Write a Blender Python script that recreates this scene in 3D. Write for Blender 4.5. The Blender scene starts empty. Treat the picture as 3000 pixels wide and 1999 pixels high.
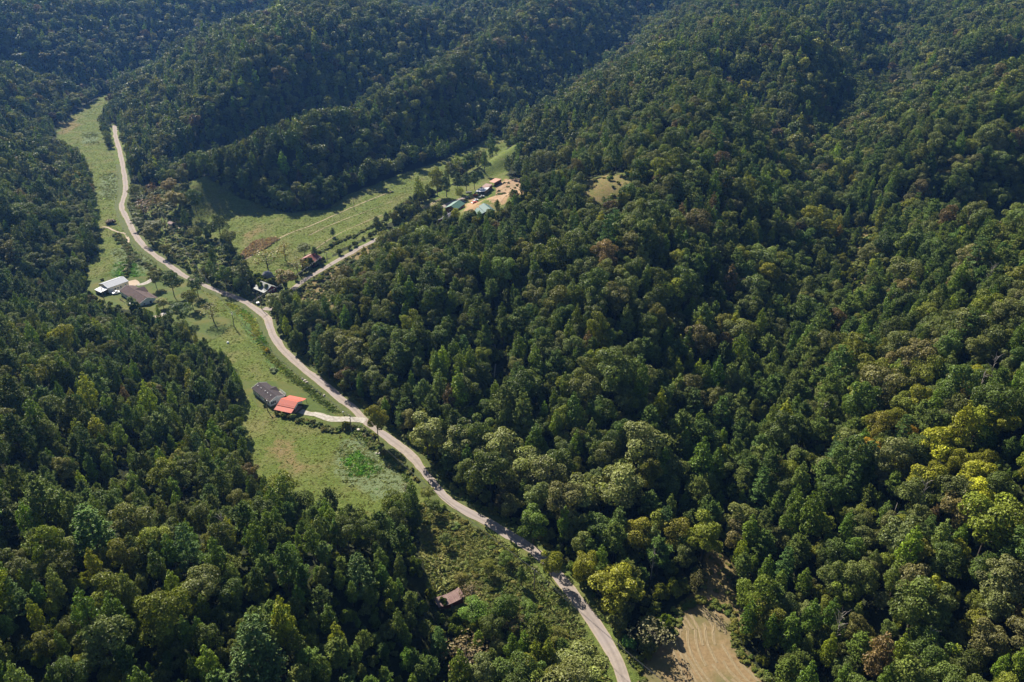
import bpy, bmesh, math, random
import numpy as np
from mathutils import Vector, Matrix
from mathutils.geometry import delaunay_2d_cdt
rng = np.random.default_rng(7)
random.seed(7)
S = bpy.context.scene
COL = S.collection
R = math.radians

# ------------------------------------------------------------------ camera, sky, sun, exposure
PITCH, CAM_H, FPX = R(28.5), 200.0, 2332.0
cam_d = bpy.data.cameras.new('camera'); cam = bpy.data.objects.new('camera', cam_d); COL.objects.link(cam)
cam_d.sensor_width = 36; cam_d.lens = FPX / 3000 * 36
cam_d.clip_start = 1; cam_d.clip_end = 12000
cam.location = (0, 0, CAM_H); cam.rotation_euler = (R(90) - PITCH, 0, 0)
S.camera = cam
SUN_AZ, SUN_EL = R(-32), R(38.5)          # azimuth from +Y towards +X, elevation
sun_dir = Vector((math.sin(SUN_AZ) * math.cos(SUN_EL), math.cos(SUN_AZ) * math.cos(SUN_EL), math.sin(SUN_EL)))
W = bpy.data.worlds.new('World'); S.world = W; W.use_nodes = True
wn = W.node_tree.nodes; wl = W.node_tree.links
sky = wn.new('ShaderNodeTexSky'); sky.sky_type = 'NISHITA'; sky.sun_disc = False
sky.sun_elevation = SUN_EL; sky.sun_rotation = SUN_AZ
sky.altitude = 300; sky.air_density = 1.0; sky.dust_density = 0.6; sky.ozone_density = 1.6
wl.new(sky.outputs[0], wn['Background'].inputs[0]); wn['Background'].inputs[1].default_value = 0.05
sd = bpy.data.lights.new('sun', 'SUN'); sd.energy = 5.0; sd.angle = R(0.53); sd.color = (1.0, 0.93, 0.82)
sun = bpy.data.objects.new('sun', sd); COL.objects.link(sun)
sun.rotation_euler = sun_dir.to_track_quat('Z', 'Y').to_euler()
S.view_settings.view_transform = 'Standard'; S.view_settings.look = 'None'
S.view_settings.gamma = 1; S.view_settings.use_curve_mapping = False
S.view_settings.exposure = 1.2
S.render.engine = 'CYCLES'
S.cycles.max_bounces = 6; S.cycles.diffuse_bounces = 2; S.cycles.glossy_bounces = 1
S.cycles.transmission_bounces = 4; S.cycles.volume_bounces = 0; S.cycles.transparent_max_bounces = 4

# ------------------------------------------------------------------ terrain: hollows cut between ridges
# each hollow: (x, y, floor height, half width of the flat floor) points from mouth to head, and side slope
HOLLOWS = [
 (.62, [(40,40,-1,52),(35,110,-1,50),(28,165,0,44),(0,225,0,24),(-40,250,0,24),(-71,270,0,30),(-119,318,0,32),(-153,368,0,27),(-218,432,0,34),
        (-270,503,0,26),(-328,622,0,24),(-399,746,0,28),(-458,887,1,18),(-491,976,3,14),(-470,1070,6,8),(-400,1190,14,8),(-290,1330,26,8),(-200,1500,36,8)]),
 ((.9,1.2), [(-222,432,0,10),(-300,442,1,14),(-390,438,6,12),(-520,420,18,8),(-700,400,40,6)]),
 (.95, [(-410,748,0,16),(-480,700,8,6),(-620,640,26,5)]),
 (.95, [(-500,985,4,10),(-620,960,16,5),(-780,900,36,5)]),
 ((.88,.62), [(-195,470,0,16),(-180,535,0,45),(-128,574,0,32),(-86,649,0,30),(-32,746,0,22),(-7,797,0,15),(39,921,1,12),(95,1062,5,6),(160,1200,16,5),(230,1400,36,5)]),
 (.62, [(-206,436,0,14),(-146,434,0,30),(-120,476,0,20),(-70,545,4,14),(-22,592,6,24),(0,640,6,12)]),
 ((1.08,.58), [(-292,636,0,9),(-260,664,1,7),(-230,697,3,8),(-179,769,8,8),(-134,850,17,8),(-104,948,28,8),(-54,1080,44,6)]),
 ((.52,.56), [(59,170,0,32),(71,211,1,14),(85,260,3,6),(110,310,6,6),(150,370,10,6),(190,430,14,9),(212,505,18,11)]),
 ((1.15,.56), [(212,500,18,11),(225,590,19,8),(268,675,22,8),(330,780,25,8),(390,880,30,16),(440,985,40,8),(520,1150,52,8)]),
 ((.66,.5), [(212,500,18,10),(285,478,17,22),(350,474,17,26),(470,490,20,16),(640,520,36,6)]),
 (1.2, [(225,590,19,6),(222,680,26,6),(205,770,40,5)]),
 ((1.5,.7), [(345,790,25,8),(430,812,26,8),(540,842,30,8),(700,872,40,6)]),
 (1.2, [(390,880,30,8),(372,970,40,6),(335,1050,54,6)]),
 (.48, [(-100,438,7,10),(-45,428,20,10),(20,425,33,8),(70,450,48,8)]),
 (.50, [(-18,262,0,4),(-10,345,17,4),(2,420,36,4)]),
 (.60, [(700,1500,52,8),(560,1330,46,8),(760,1200,44,8),(1000,1100,36,10)]),
 (.60, [(-200,1500,36,10),(200,1640,44,10),(700,1500,50,10),(1100,1600,45,10)]),
 (.60, [(-60,1180,40,6),(-160,1300,44,6),(-120,1500,46,8)]),
]
CAPZ = 68.0
_k = np.random.default_rng(3)
_wav = []
for lam, amp, n in ((170, 3.0, 5), (75, 1.3, 6), (27, 0.5, 6)):
    for i in range(n):
        a = _k.uniform(0, 2*math.pi); l = lam * _k.uniform(.75, 1.35)
        _wav.append((2*math.pi/l*math.cos(a), 2*math.pi/l*math.sin(a), _k.uniform(0, 6.28), amp / math.sqrt(n) * 1.3))
def wob(x, y, lo=0, hi=None):
    o = np.zeros(np.shape(x))
    for kx, ky, ph, am in _wav[lo:hi]:
        o = o + am * np.sin(kx*x + ky*y + ph)
    return o
def height(x, y):
    x = np.asarray(x, float); y = np.asarray(y, float)
    hs = []
    for slope, pts in HOLLOWS:            # slope: one value, or (left bank, right bank) looking up the hollow
        sl, sr = slope if isinstance(slope, tuple) else (slope, slope)
        best = np.full(x.shape, 1e9)
        for (x0,y0,f0,w0),(x1,y1,f1,w1) in zip(pts[:-1], pts[1:]):
            dx, dy = x1-x0, y1-y0
            t = np.clip(((x-x0)*dx + (y-y0)*dy) / (dx*dx+dy*dy), 0, 1)
            d = np.hypot(x-(x0+t*dx), y-(y0+t*dy))
            m = np.maximum(0, d - (w0+t*(w1-w0)))
            side = (dx*(y-y0)-dy*(x-x0))/math.hypot(dx, dy)
            sp = sr+(sl-sr)*np.clip(.5+side/16, 0, 1)
            h = f0 + t*(f1-f0) + sp*(np.sqrt(m*m+49)-7)
            best = np.minimum(best, h)
        hs.append(best)
    hs = np.array(hs); mn = hs.min(0); K = 3.5
    z = mn - K*np.log(np.exp(-(hs-mn)/K).sum(0))
    cap = CAPZ+np.clip((y-520)/300, 0, 1)*30
    zp = np.maximum(z, 0); z = np.where(z > 0, zp/(1+(zp/cap)**3)**(1/3), z*0.4)
    return z + wob(x, y)*np.clip(z/18, 0.03, 1)
# ground grid
def axis(spec):
    out = []
    for a, b, s in spec: out += list(np.arange(a, b, s))
    return np.array(out + [spec[-1][1]], float)
GX = axis([(-3000,-900,60),(-900,-560,10),(-560,460,3),(460,900,10),(900,3000,60)])
GY = axis([(-600,90,25),(90,960,3),(960,1700,10),(1700,4200,60)])
gxx, gyy = np.meshgrid(GX, GY)
GZ = height(gxx, gyy)
def gz(x, y):
    "height of the ground mesh (bilinear)"
    x = np.asarray(x, float); y = np.asarray(y, float)
    i = np.clip(np.searchsorted(GX, x)-1, 0, len(GX)-2); j = np.clip(np.searchsorted(GY, y)-1, 0, len(GY)-2)
    u = (x-GX[i])/(GX[i+1]-GX[i]); v = (y-GY[j])/(GY[j+1]-GY[j])
    return (GZ[j,i]*(1-u)+GZ[j,i+1]*u)*(1-v)+(GZ[j+1,i]*(1-u)+GZ[j+1,i+1]*u)*v
cT, sT = math.cos(PITCH), math.sin(PITCH)
def plan(pts, z=None):
    "points of the survey photograph -> plan coordinates on the ground"
    out = []
    for px, py in pts:
        u = (px-1500)/FPX; v = (py-999.5)/FPX
        dx, dy, dz = u, cT-v*sT, -(sT+v*cT)
        if z is not None:
            t = (CAM_H-z)/-dz
        else:
            ts = np.arange(90, 2600, 1.5)
            below = CAM_H+ts*dz < gz(ts*dx, ts*dy)
            t = ts[np.argmax(below)] if below.any() else 2600
        out.append((t*dx, t*dy))
    return np.array(out)
def project(x, y, z):
    D = y*cT + (CAM_H-z)*sT
    return 1500+FPX*x/D, 999.5+FPX*(-y*sT+(CAM_H-z)*cT)/D, D
def inside(poly, x, y):
    c = np.zeros(np.shape(x), bool); n = len(poly)
    for k in range(n):
        x0,y0 = poly[k]; x1,y1 = poly[(k+1)%n]
        if y0 == y1: continue
        c ^= ((y0 > y) != (y1 > y)) & (x < (x1-x0)*(y-y0)/(y1-y0)+x0)
    return c
def dist_line(pts, x, y, closed=False):
    best = np.full(np.shape(x), 1e9); P2 = list(pts) + ([pts[0]] if closed else [])
    for (x0,y0),(x1,y1) in zip(P2[:-1], P2[1:]):
        dx, dy = x1-x0, y1-y0
        t = np.clip(((x-x0)*dx+(y-y0)*dy)/(dx*dx+dy*dy+1e-9), 0, 1)
        best = np.minimum(best, np.hypot(x-x0-t*dx, y-y0-t*dy))
    return best
def sdist(poly, x, y):
    d = dist_line(poly, x, y, True)
    return np.where(inside(poly, x, y), d, -d)
def smooth_line(pts, step=2.0):
    P2 = [Vector((p[0], p[1], 0)) for p in pts]; out = []
    for i in range(len(P2)-1):
        p0 = P2[max(i-1,0)]; p1 = P2[i]; p2 = P2[i+1]; p3 = P2[min(i+2,len(P2)-1)]
        n = max(1, int((p2-p1).length/step))
        for k in range(n):
            t = k/n
            q = .5*((2*p1)+(p2-p0)*t+(2*p0-5*p1+4*p2-p3)*t*t+(3*p1-p0-3*p2+p3)*t**3)
            out.append((q.x, q.y))
    out.append((P2[-1].x, P2[-1].y)); return np.array(out)
def D(pts): return [(a*1.275, b*1.275) for a, b in pts]

# ------------------------------------------------------------------ plan of the land cover
road = smooth_line(np.vstack([[(42,90),(40,125)], plan(D([(1437,1568),(1418,1515),(1395,1470),(1350,1405),(1310,1355),(1265,1305),(1235,1275),(1190,1243),(1130,1207),
  (1080,1180),(1030,1150),(990,1105),(960,1065),(930,1035),(890,1005),(850,975),(800,930),(740,880),(690,842),(655,808),(630,775),(618,745),(605,722),(580,703),
  (545,682),(500,665),(460,648),(420,628),(380,603),(345,578),(320,555),(300,520),(285,490),(280,470),(288,440),(287,410),(280,370),(272,335),(266,316),(264,290)]), 0)]))
side_road = smooth_line(plan([(772,905),(806,905),(839,867),(890,825),(945,790),(1013,752),(1100,705),(1215,650),(1277,618),(1331,590),(1372,578)]))
MEADOW = plan([(715,1150),(690,1110),(670,1070),(610,1035),(560,990),(510,965),(450,925),(400,905),(320,895),(245,865),(250,815),(270,760),(295,710),(285,660),(275,590),(270,510),(240,470),(190,440),(160,425),(165,390),(210,345),(285,300),(300,280),(345,280),(330,330),(300,360),
  (310,420),(350,480),(352,530),(365,570),(350,610),(385,680),(440,740),(530,800),(620,840),(700,870),(760,900),(790,940),(800,1000),(860,1060),(950,1140),(1050,1230),
  (1110,1290),(1190,1340),(1230,1400),(1300,1480),(1290,1530),(1200,1490),(1150,1530),(1000,1560),(900,1550),(800,1480),(750,1400),(720,1320),(700,1250),(680,1200)], 0)
SIDE_FIELD = plan([(560,600),(590,585),(640,595),(760,605),(850,625),(960,612),(1020,570),(1100,540),(1200,500),(1290,472),(1380,432),(1460,396),(1490,420),(1440,470),(1400,500),(1290,570),(1230,610),(1150,660),
  (1080,700),(1000,735),(960,760),(920,760),(880,800),(830,840),(770,825),(700,790),(695,740),(640,700),(570,695),(560,640)], 0)
HOLLOW_FIELD = plan([(1520,355),(1560,330),(1600,312),(1670,280),(1680,300),(1620,330),(1560,365)], 0)
BRUSH = plan([(1230,1480),(1300,1490),(1400,1520),(1500,1590),(1600,1670),(1700,1770),(1800,1890),(1850,1999),(1860,2080),(1780,2080),(1700,1960),(1560,1870),(1450,1810),(1330,1790),(1260,1740),(1235,1660),(1235,1560)], 0)
MOWN = plan([(1960,1840),(1990,1770),(2040,1710),(2075,1600),(2135,1640),(2150,1750),(2190,1800),(2160,1900),(2260,1999),(2300,2090),(1850,2090),(1880,1960)])
YARD = plan([(1215,665),(1290,600),(1360,560),(1400,525),(1470,515),(1540,530),(1530,575),(1480,605),(1470,625),(1430,640),(1390,650),(1330,655)])
GLADE = [plan(p) for p in ([(1690,560),(1720,520),(1790,515),(1840,500),(1850,530),(1810,585),(1740,600)], [(1905,425),(1925,385),(1965,385),(1960,420),(1930,435)],
   [(1590,510),(1640,500),(1650,520),(1600,530)])]
SCRUB = [plan(p) for p in ([(2530,240),(2560,200),(2640,215),(2710,270),(2660,310),(2560,310)], [(2360,640),(2420,620),(2560,680),(2620,720),(2500,760),(2500,860),(2440,880),(2420,780),(2390,700)])]
SHADE_FIELD = plan([(2790,660),(2850,640),(3010,625),(3010,690),(2900,700),(2800,690)])
ROADSIDE = plan([(370,560),(420,540),(560,600),(560,690),(640,715),(690,760),(700,830),(640,825),(540,780),(450,730),(395,670),(360,610)], 0)
_wide = lambda q, d: np.array([(x, y-d*(y < q[:,1].mean())) for x, y in q])
GLADE_OPEN = [_wide(q, 17) for q in GLADE]; SCRUB_OPEN = [_wide(q, 14) for q in SCRUB]
YARD_BACK = plan([(1225,605),(1290,560),(1400,495),(1480,425),(1510,440),(1500,490),(1470,520),(1400,530),(1360,565),(1290,605),(1235,640)])
BANK = plan([(880,850),(950,795),(1040,740),(1120,705),(1140,740),(1060,800),(1000,860),(950,930),(890,920),(860,880)])
OPEN = [YARD_BACK, BANK, MEADOW, SIDE_FIELD, HOLLOW_FIELD, BRUSH, MOWN, YARD, SHADE_FIELD, ROADSIDE] + GLADE_OPEN
# ------------------------------------------------------------------ materials
class NT:
    def __init__(s, name):
        s.m = bpy.data.materials.new(name); s.m.use_nodes = True
        s.t = s.m.node_tree; s.t.nodes.clear()
        s.out = s.n('ShaderNodeOutputMaterial')
    def n(s, typ, **kw):
        o = s.t.nodes.new(typ)
        for k, v in kw.items():
            if k.startswith('i_'):
                key = k[2:]; o.inputs[int(key) if key.isdigit() else key.replace('_', ' ')].default_value = v
            else: setattr(o, k, v)
        return o
    def l(s, a, b): s.t.links.new(a, b)
    def noise(s, scale, detail=4, rough=.6, vec=None, dim='3D'):
        o = s.n('ShaderNodeTexNoise'); o.inputs['Scale'].default_value = scale
        o.inputs['Detail'].default_value = detail; o.inputs['Roughness'].default_value = rough
        if vec is not None: s.l(vec, o.inputs['Vector'])
        return o.outputs['Fac']
    def ramp(s, fac, stops):
        r = s.n('ShaderNodeValToRGB'); e = r.color_ramp.elements
        while len(e) < len(stops): e.new(.5)
        for el, (p, c) in zip(e, stops):
            el.position = p; el.color = (c, c, c, 1) if isinstance(c, (int, float)) else (*c, 1)
        s.l(fac, r.inputs[0]); return r.outputs[0]
    def mix(s, fac, a, b, mode='MIX'):
        m = s.n('ShaderNodeMix', data_type='RGBA', blend_type=mode)
        for sock, v in ((m.inputs[0], fac), (m.inputs[6], a), (m.inputs[7], b)):
            if isinstance(v, (int, float)): sock.default_value = v
            elif isinstance(v, tuple): sock.default_value = (*v, 1)
            else: s.l(v, sock)
        return m.outputs[2]
    def math(s, op, a, b=None):
        m = s.n('ShaderNodeMath', operation=op)
        for sock, v in zip(m.inputs, (a, b)):
            if v is None: continue
            if isinstance(v, (int, float)): sock.default_value = v
            else: s.l(v, sock)
        return m.outputs[0]
    def attr(s, name, typ='GEOMETRY'):
        return s.n('ShaderNodeAttribute', attribute_name=name, attribute_type=typ)
    def pos(s): return s.n('ShaderNodeNewGeometry').outputs['Position']
    def bump(s, h, strength=.5, dist=.2):
        b = s.n('ShaderNodeBump'); b.inputs['Strength'].default_value = strength; b.inputs['Distance'].default_value = dist
        s.l(h, b.inputs['Height']); return b.outputs[0]
    def bsdf(s, col, rough=.8, spec=.3, nrm=None, metal=0.):
        b = s.n('ShaderNodeBsdfPrincipled')
        if isinstance(col, tuple): b.inputs['Base Color'].default_value = (*col, 1)
        else: s.l(col, b.inputs['Base Color'])
        if isinstance(rough, (int, float)): b.inputs['Roughness'].default_value = rough
        else: s.l(rough, b.inputs['Roughness'])
        b.inputs['Specular IOR Level'].default_value = spec; b.inputs['Metallic'].default_value = metal
        if nrm is not None: s.l(nrm, b.inputs['Normal'])
        return b.outputs[0]
    def done(s, sh): s.l(sh, s.out.inputs['Surface']); return s.m

def leaf_material(name, gloss=.12, trans=.16, rough=.45, mul=(1.98, 2.06, .90), lo=.55, hi=1.9):
    t = NT(name)
    tint = t.mix(1., t.attr('tint', 'INSTANCER').outputs['Color'], mul, 'MULTIPLY')
    v = t.attr('v').outputs['Fac']
    k = t.ramp(v, [(0, lo), (.5, 1.0), (.85, 1+(hi-1)*.45), (1, hi)])
    col = t.mix(1., tint, k, 'MULTIPLY')
    big = t.noise(.35, 3, .6, t.pos())
    col = t.mix(1., col, t.ramp(big, [(.3, .8), (.7, 1.2)]), 'MULTIPLY')
    p = t.bsdf(col, rough, gloss)
    tr = t.n('ShaderNodeBsdfTranslucent')
    warm = t.mix(1., col, (2.0, 2.0, .5), 'MULTIPLY'); t.l(warm, tr.inputs[0])
    m = t.n('ShaderNodeMixShader'); m.inputs[0].default_value = trans
    t.l(p, m.inputs[1]); t.l(tr.outputs[0], m.inputs[2])
    return t.done(m.outputs[0])
M = {}
M['leaf'] = leaf_material('broad_leaf')
M['weed'] = leaf_material('weed_leaf', .1, .1, .7, (1.5, 1.42, 1.0), .78, 1.3)
M['needle'] = leaf_material('pine_needle', .08, .10, .5)
def simple(name, col, rough=.7, spec=.3, noise=0., scale=3., metal=0., bump=0.):
    t = NT(name); c = col; nr = None
    if noise or bump:
        nz = t.noise(scale, 5, .65, t.n('ShaderNodeTexCoord').outputs['Object'])
        if noise: c = t.mix(1., col, t.ramp(nz, [(.25, 1-noise), (.75, 1+noise)]), 'MULTIPLY')
        if bump: nr = t.bump(nz, bump, .05)
    M[name] = t.done(t.bsdf(c, rough, spec, nr, metal)); return M[name]
simple('bark', (.085, .07, .055), .9, .1, .35, 2.)
simple('dead_wood', (.32, .28, .24), .85, .15, .3, 2.)

# ground: leaf litter under the woods, meadow, dry grass and bare earth by vertex cover weights
t = NT('ground')
pos = t.pos()
n1 = t.noise(.9, 6, .7, pos); n2 = t.noise(.06, 5, .6, pos); n3 = t.noise(.25, 6, .65, pos)
litter = t.ramp(n1, [(.3, (.018, .020, .009)), (.55, (.032, .038, .016)), (.75, (.05, .062, .022))])
grass = t.ramp(n3, [(.28, (.078, .108, .022)), (.5, (.104, .134, .030)), (.72, (.134, .156, .042))])
grass = t.mix(t.ramp(n2, [(.46, 0.), (.68, .75)]), grass, (.165, .150, .060))
speck = t.ramp(t.noise(.85, 3, .7, pos), [(.35, .7), (.5, .98), (.68, 1.22)])
grass = t.mix(1., grass, speck, 'MULTIPLY')
lush = t.mix(t.ramp(n1, [(.35, 0.), (.65, 1.)]), (.06, .105, .028), (.095, .15, .042))
dry = t.mix(t.ramp(n1, [(.3, 0.), (.7, 1.)]), (.15, .118, .048), (.205, .158, .072))
dirt = t.mix(t.ramp(n1, [(.3, 0.), (.7, 1.)]), (.26, .165, .085), (.38, .26, .15))
pale = t.mix(t.ramp(n1, [(.3, 0.), (.7, 1.)]), (.11, .145, .06), (.16, .19, .10))
col = litter
for nm, c in (('meadow', grass), ('lush', lush), ('pale', pale), ('dry', dry), ('dirt', dirt)):
    f = t.attr(nm).outputs['Fac']
    f = t.math('ADD', f, t.math('MULTIPLY', t.math('SUBTRACT', n3, .5), .9))
    f = t.ramp(f, [(.35, 0.), (.62, 1.)])
    col = t.mix(f, col, c)
bmp = t.bump(t.noise(1.1, 6, .75, pos), 1.0, .55)
M['ground'] = t.done(t.bsdf(col, .95, .05, bmp))

# ------------------------------------------------------------------ mesh helpers
def link(name, me, parent=None, mat=None):
    o = bpy.data.objects.new(name, me); COL.objects.link(o)
    if parent is not None: o.parent = parent
    if mat is not None and me is not None and not me.materials: me.materials.append(mat)
    return o
def tag(o, label=None, cat=None, group=None, kind=None):
    if label: o['label'] = label
    if cat: o['category'] = cat
    if group: o['group'] = group
    if kind: o['kind'] = kind
    return o
def empty(name, loc, rz=0.):
    o = bpy.data.objects.new(name, None); COL.objects.link(o)
    o.location = loc; o.rotation_euler = (0, 0, rz); return o
def mesh_np(name, V, F, mats=(), vcol=None, fm=None, smooth=False):
    me = bpy.data.meshes.new(name)
    V = np.asarray(V, np.float32); F = np.asarray(F, np.int32); k = F.shape[1]
    me.vertices.add(len(V)); me.vertices.foreach_set('co', V.ravel())
    me.loops.add(F.size); me.loops.foreach_set('vertex_index', F.ravel())
    me.polygons.add(len(F)); me.polygons.foreach_set('loop_start', np.arange(0, F.size, k, dtype=np.int32))
    if fm is not None: me.polygons.foreach_set('material_index', np.asarray(fm, np.int32))
    me.polygons.foreach_set('use_smooth', np.full(len(F), smooth))
    for m in mats: me.materials.append(m)
    me.update(calc_edges=True)
    if vcol is not None:
        a = me.attributes.new('v', 'FLOAT', 'POINT'); a.data.foreach_set('value', np.asarray(vcol, np.float32))
    return me

# ------------------------------------------------------------------ the ground sheet
cov = {}
px_, py_, _ = gxx, gyy, 0
jit = wob(gxx*3.1, gyy*3.1, 5)*.9
def cover(polys, soft=2.5):
    f = np.zeros(gxx.shape)
    for p in polys:
        m = (gxx > p[:,0].min()-12) & (gxx < p[:,0].max()+12) & (gyy > p[:,1].min()-12) & (gyy < p[:,1].max()+12)
        if m.any():
            f[m] = np.maximum(f[m], np.clip(.5+(sdist(p, gxx[m], gyy[m])+jit[m])/(2*soft), 0, 1))
    return f
roadbuf = np.zeros(gxx.shape); mm = (np.abs(gxx) < 560) & (gyy > 90) & (gyy < 1010)
roadbuf[mm] = np.clip(1-(np.minimum(dist_line(road[::3], gxx[mm], gyy[mm]), dist_line(side_road[::3], gxx[mm], gyy[mm]))-4.5)/3, 0, 1)
cov['meadow'] = np.maximum(cover([MEADOW, SIDE_FIELD, HOLLOW_FIELD, BRUSH, YARD, YARD_BACK, SHADE_FIELD, ROADSIDE]+GLADE_OPEN), roadbuf)
cov['lush'] = cover([plan(p, 0) for p in ([(1000,1345),(1040,1320),(1110,1360),(1130,1400),(1080,1440),(1030,1400)], [(1080,1420),(1120,1405),(1130,1440),(1090,1450)],
   [(330,770),(380,760),(430,800),(410,830),(330,810)], [(660,870),(700,880),(760,960),(790,1040),(840,1080),(810,1090),(740,1000)], [(450,760),(380,720),(400,740)])], 3)
cov['pale'] = cover([plan(p, 0) for p in ([(1000,1290),(1100,1290),(1200,1400),(1190,1440),(1120,1460),(1000,1420),(980,1330)], [(240,390),(290,385),(290,420),(240,420)], [(290,520),(345,500),(350,590),(290,580)], [(330,730),(400,730),(460,770),(470,800),(330,790)])], 4)*.8
cov['dry'] = np.maximum(cover([plan([(170,370),(230,345),(240,370),(170,410)], 0), plan([(700,690),(760,660),(800,665),(720,720)], 0), plan([(800,1210),(880,1330),(940,1380),(860,1400),(770,1330)], 0)], 5)*.62,
   np.maximum(np.maximum(cover(GLADE_OPEN)*.55, cover([BANK])*.7), np.maximum(cover(SCRUB_OPEN)*.7, np.maximum(cover([plan([(905,855),(945,860),(975,910),(940,930),(905,890)])])*.8, cover([MOWN])*.9))))
cov['dirt'] = np.maximum(cover([plan(p) for p in ([(1420,585),(1455,545),(1480,525),(1535,540),(1530,570),(1495,580),(1475,600),(1465,590),(1440,595)], [(560,268),(575,262),(580,272),(566,276)])], 1.5), cover([plan([(1340,612),(1372,578),(1395,566),(1400,585),(1420,595),(1440,602),(1420,640),(1385,648),(1365,625),(1355,600)])], 2.5)*.66)
cov['dirt'] = np.maximum(cov['dirt'], cover([plan([(2010,1790),(2060,1715),(2085,1600),(2125,1640),(2110,1760),(2080,1800)], 0)], 3)*.55)
nx, ny = len(GX), len(GY)
idx = np.arange(nx*ny).reshape(ny, nx)
F = np.stack([idx[:-1,:-1], idx[:-1,1:], idx[1:,1:], idx[1:,:-1]], -1).reshape(-1, 4)
me = mesh_np('ground', np.stack([gxx, gyy, GZ], -1).reshape(-1, 3), F, [M['ground']], smooth=True)
for k_, a_ in cov.items():
    at = me.attributes.new(k_, 'FLOAT', 'POINT'); at.data.foreach_set('value', a_.ravel().astype(np.float32))
ground = tag(link('ground', me), kind='structure')

# ------------------------------------------------------------------ tree shapes
def unit(v): return v/np.maximum(np.linalg.norm(v, axis=-1, keepdims=True), 1e-6)
def leaf_quads(C, N, size, g, asp=1.25):
    "one bent leaf spray (quad) per centre, facing N"
    n = len(C); N = unit(N)
    r = unit(np.cross(N, g.normal(size=(n, 3)))); b = np.cross(N, r)
    s = (size*g.uniform(.65, 1.35, n))[:, None]
    V = np.stack([C+r*s*.5*asp, C+b*s*.5, C-r*s*.5*asp, C-b*s*.5], 1)
    V += N[:, None]*np.array([-.12, .12, -.12, .12])[None, :, None]*s[:, None]
    return V.reshape(-1, 3), np.arange(4*n).reshape(n, 4)
def tube(pts, radii, sides=5):
    V, F = [], []
    pts = [np.array(p, float) for p in pts]
    for i, (p, r) in enumerate(zip(pts, radii)):
        d = unit((pts[min(i+1, len(pts)-1)]-pts[max(i-1, 0)])[None])[0]
        a = np.cross(d, [0, 1, 0.3]); a /= np.linalg.norm(a); b = np.cross(d, a)
        for k in range(sides):
            th = 2*math.pi*k/sides; V.append(p+r*(a*math.cos(th)+b*math.sin(th)))
    for i in range(len(pts)-1):
        for k in range(sides):
            F.append((i*sides+k, i*sides+(k+1) % sides, (i+1)*sides+(k+1) % sides, (i+1)*sides+k))
    return np.array(V), np.array(F)
def join(parts):
    Vs, Fs, o = [], [], 0
    for V, F in parts:
        Vs.append(V); Fs.append(F+o); o += len(V)
    return np.vstack(Vs), np.vstack(Fs)
def crown_oak(g, h, r, base, nl, per, size, squash=1.0, openness=0.):
    lobes = []
    cz = base+(h-base)*.5; rz = (h-base)*.5
    for i in range(nl):
        u = unit(g.normal(size=3)+np.array([0, 0, .45])); q = g.uniform(.55, .9)
        lr = r*g.uniform(.24, .42)
        lobes.append((np.array([u[0]*r*q, u[1]*r*q, cz+u[2]*rz*q]), lr))
    lobes.append((np.array([0, 0, cz]), r*.6))
    Cs, Ns, vs = [], [], []
    for c, lr in lobes:
        n = int(per*(lr/(r*.33))**2*g.uniform(.8, 1.1))
        d = unit(g.normal(size=(n, 3))+np.array([0, 0, .35]))
        p = c+d*np.array([lr, lr, lr*.78*squash])*g.uniform(.82, 1.05, (n, 1))
        keep = np.ones(n, bool)
        for c2, r2 in lobes:
            if c2 is not c: keep &= np.linalg.norm(p-c2, axis=1) > r2*.8
        keep &= g.uniform(size=n) > openness
        p = p[keep]; d = d[keep]
        Cs.append(p); Ns.append(d*.8+unit(p-[0, 0, cz-rz*.4])*.4+g.normal(size=p.shape)*.42)
        vs.append(np.clip(g.uniform(.25, .65)+g.normal(0, .2, len(p)), 0, 1))
    V, F = leaf_quads(np.vstack(Cs), np.vstack(Ns), size, g)
    return V, F, np.repeat(np.concatenate(vs), 4), [c for c, lr in lobes]
def crown_poplar(g, h, r, base, nl, per, size):
    lobes = []
    for i in range(nl):
        f = (i+.5)/nl; z = base+(h-base)*f
        prof = r*(math.sin(math.pi*min(1, .16+f*.84))**.75)*(1-.30*f)
        a = i*2.4+g.uniform(-.5, .5); lr = max(.5, prof*g.uniform(.45, .62))
        q = max(0, prof-lr)*g.uniform(.8, 1.25)
        lobes.append((np.array([math.cos(a)*q, math.sin(a)*q, z]), lr))
    Cs, Ns, vs = [], [], []
    for c, lr in lobes:
        n = int(per*(lr/(r*.5))**2)
        d = unit(g.normal(size=(n, 3))+np.array([0, 0, .3]))
        p = c+d*lr*np.array([1, 1, 1.15])*g.uniform(.8, 1.05, (n, 1))
        keep = np.ones(n, bool)
        for c2, r2 in lobes:
            if c2 is not c: keep &= np.linalg.norm((p-c2)/[1, 1, 1.15], axis=1) > r2*.78
        p = p[keep]; d = d[keep]
        Cs.append(p); Ns.append(d+g.normal(size=p.shape)*.5+[0, 0, .15])
        vs.append(np.clip(g.uniform(.3, .6)+g.normal(0, .2, len(p)), 0, 1))
    V, F = leaf_quads(np.vstack(Cs), np.vstack(Ns), size, g)
    return V, F, np.repeat(np.concatenate(vs), 4), [c for c, lr in lobes[::2]]
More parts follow.
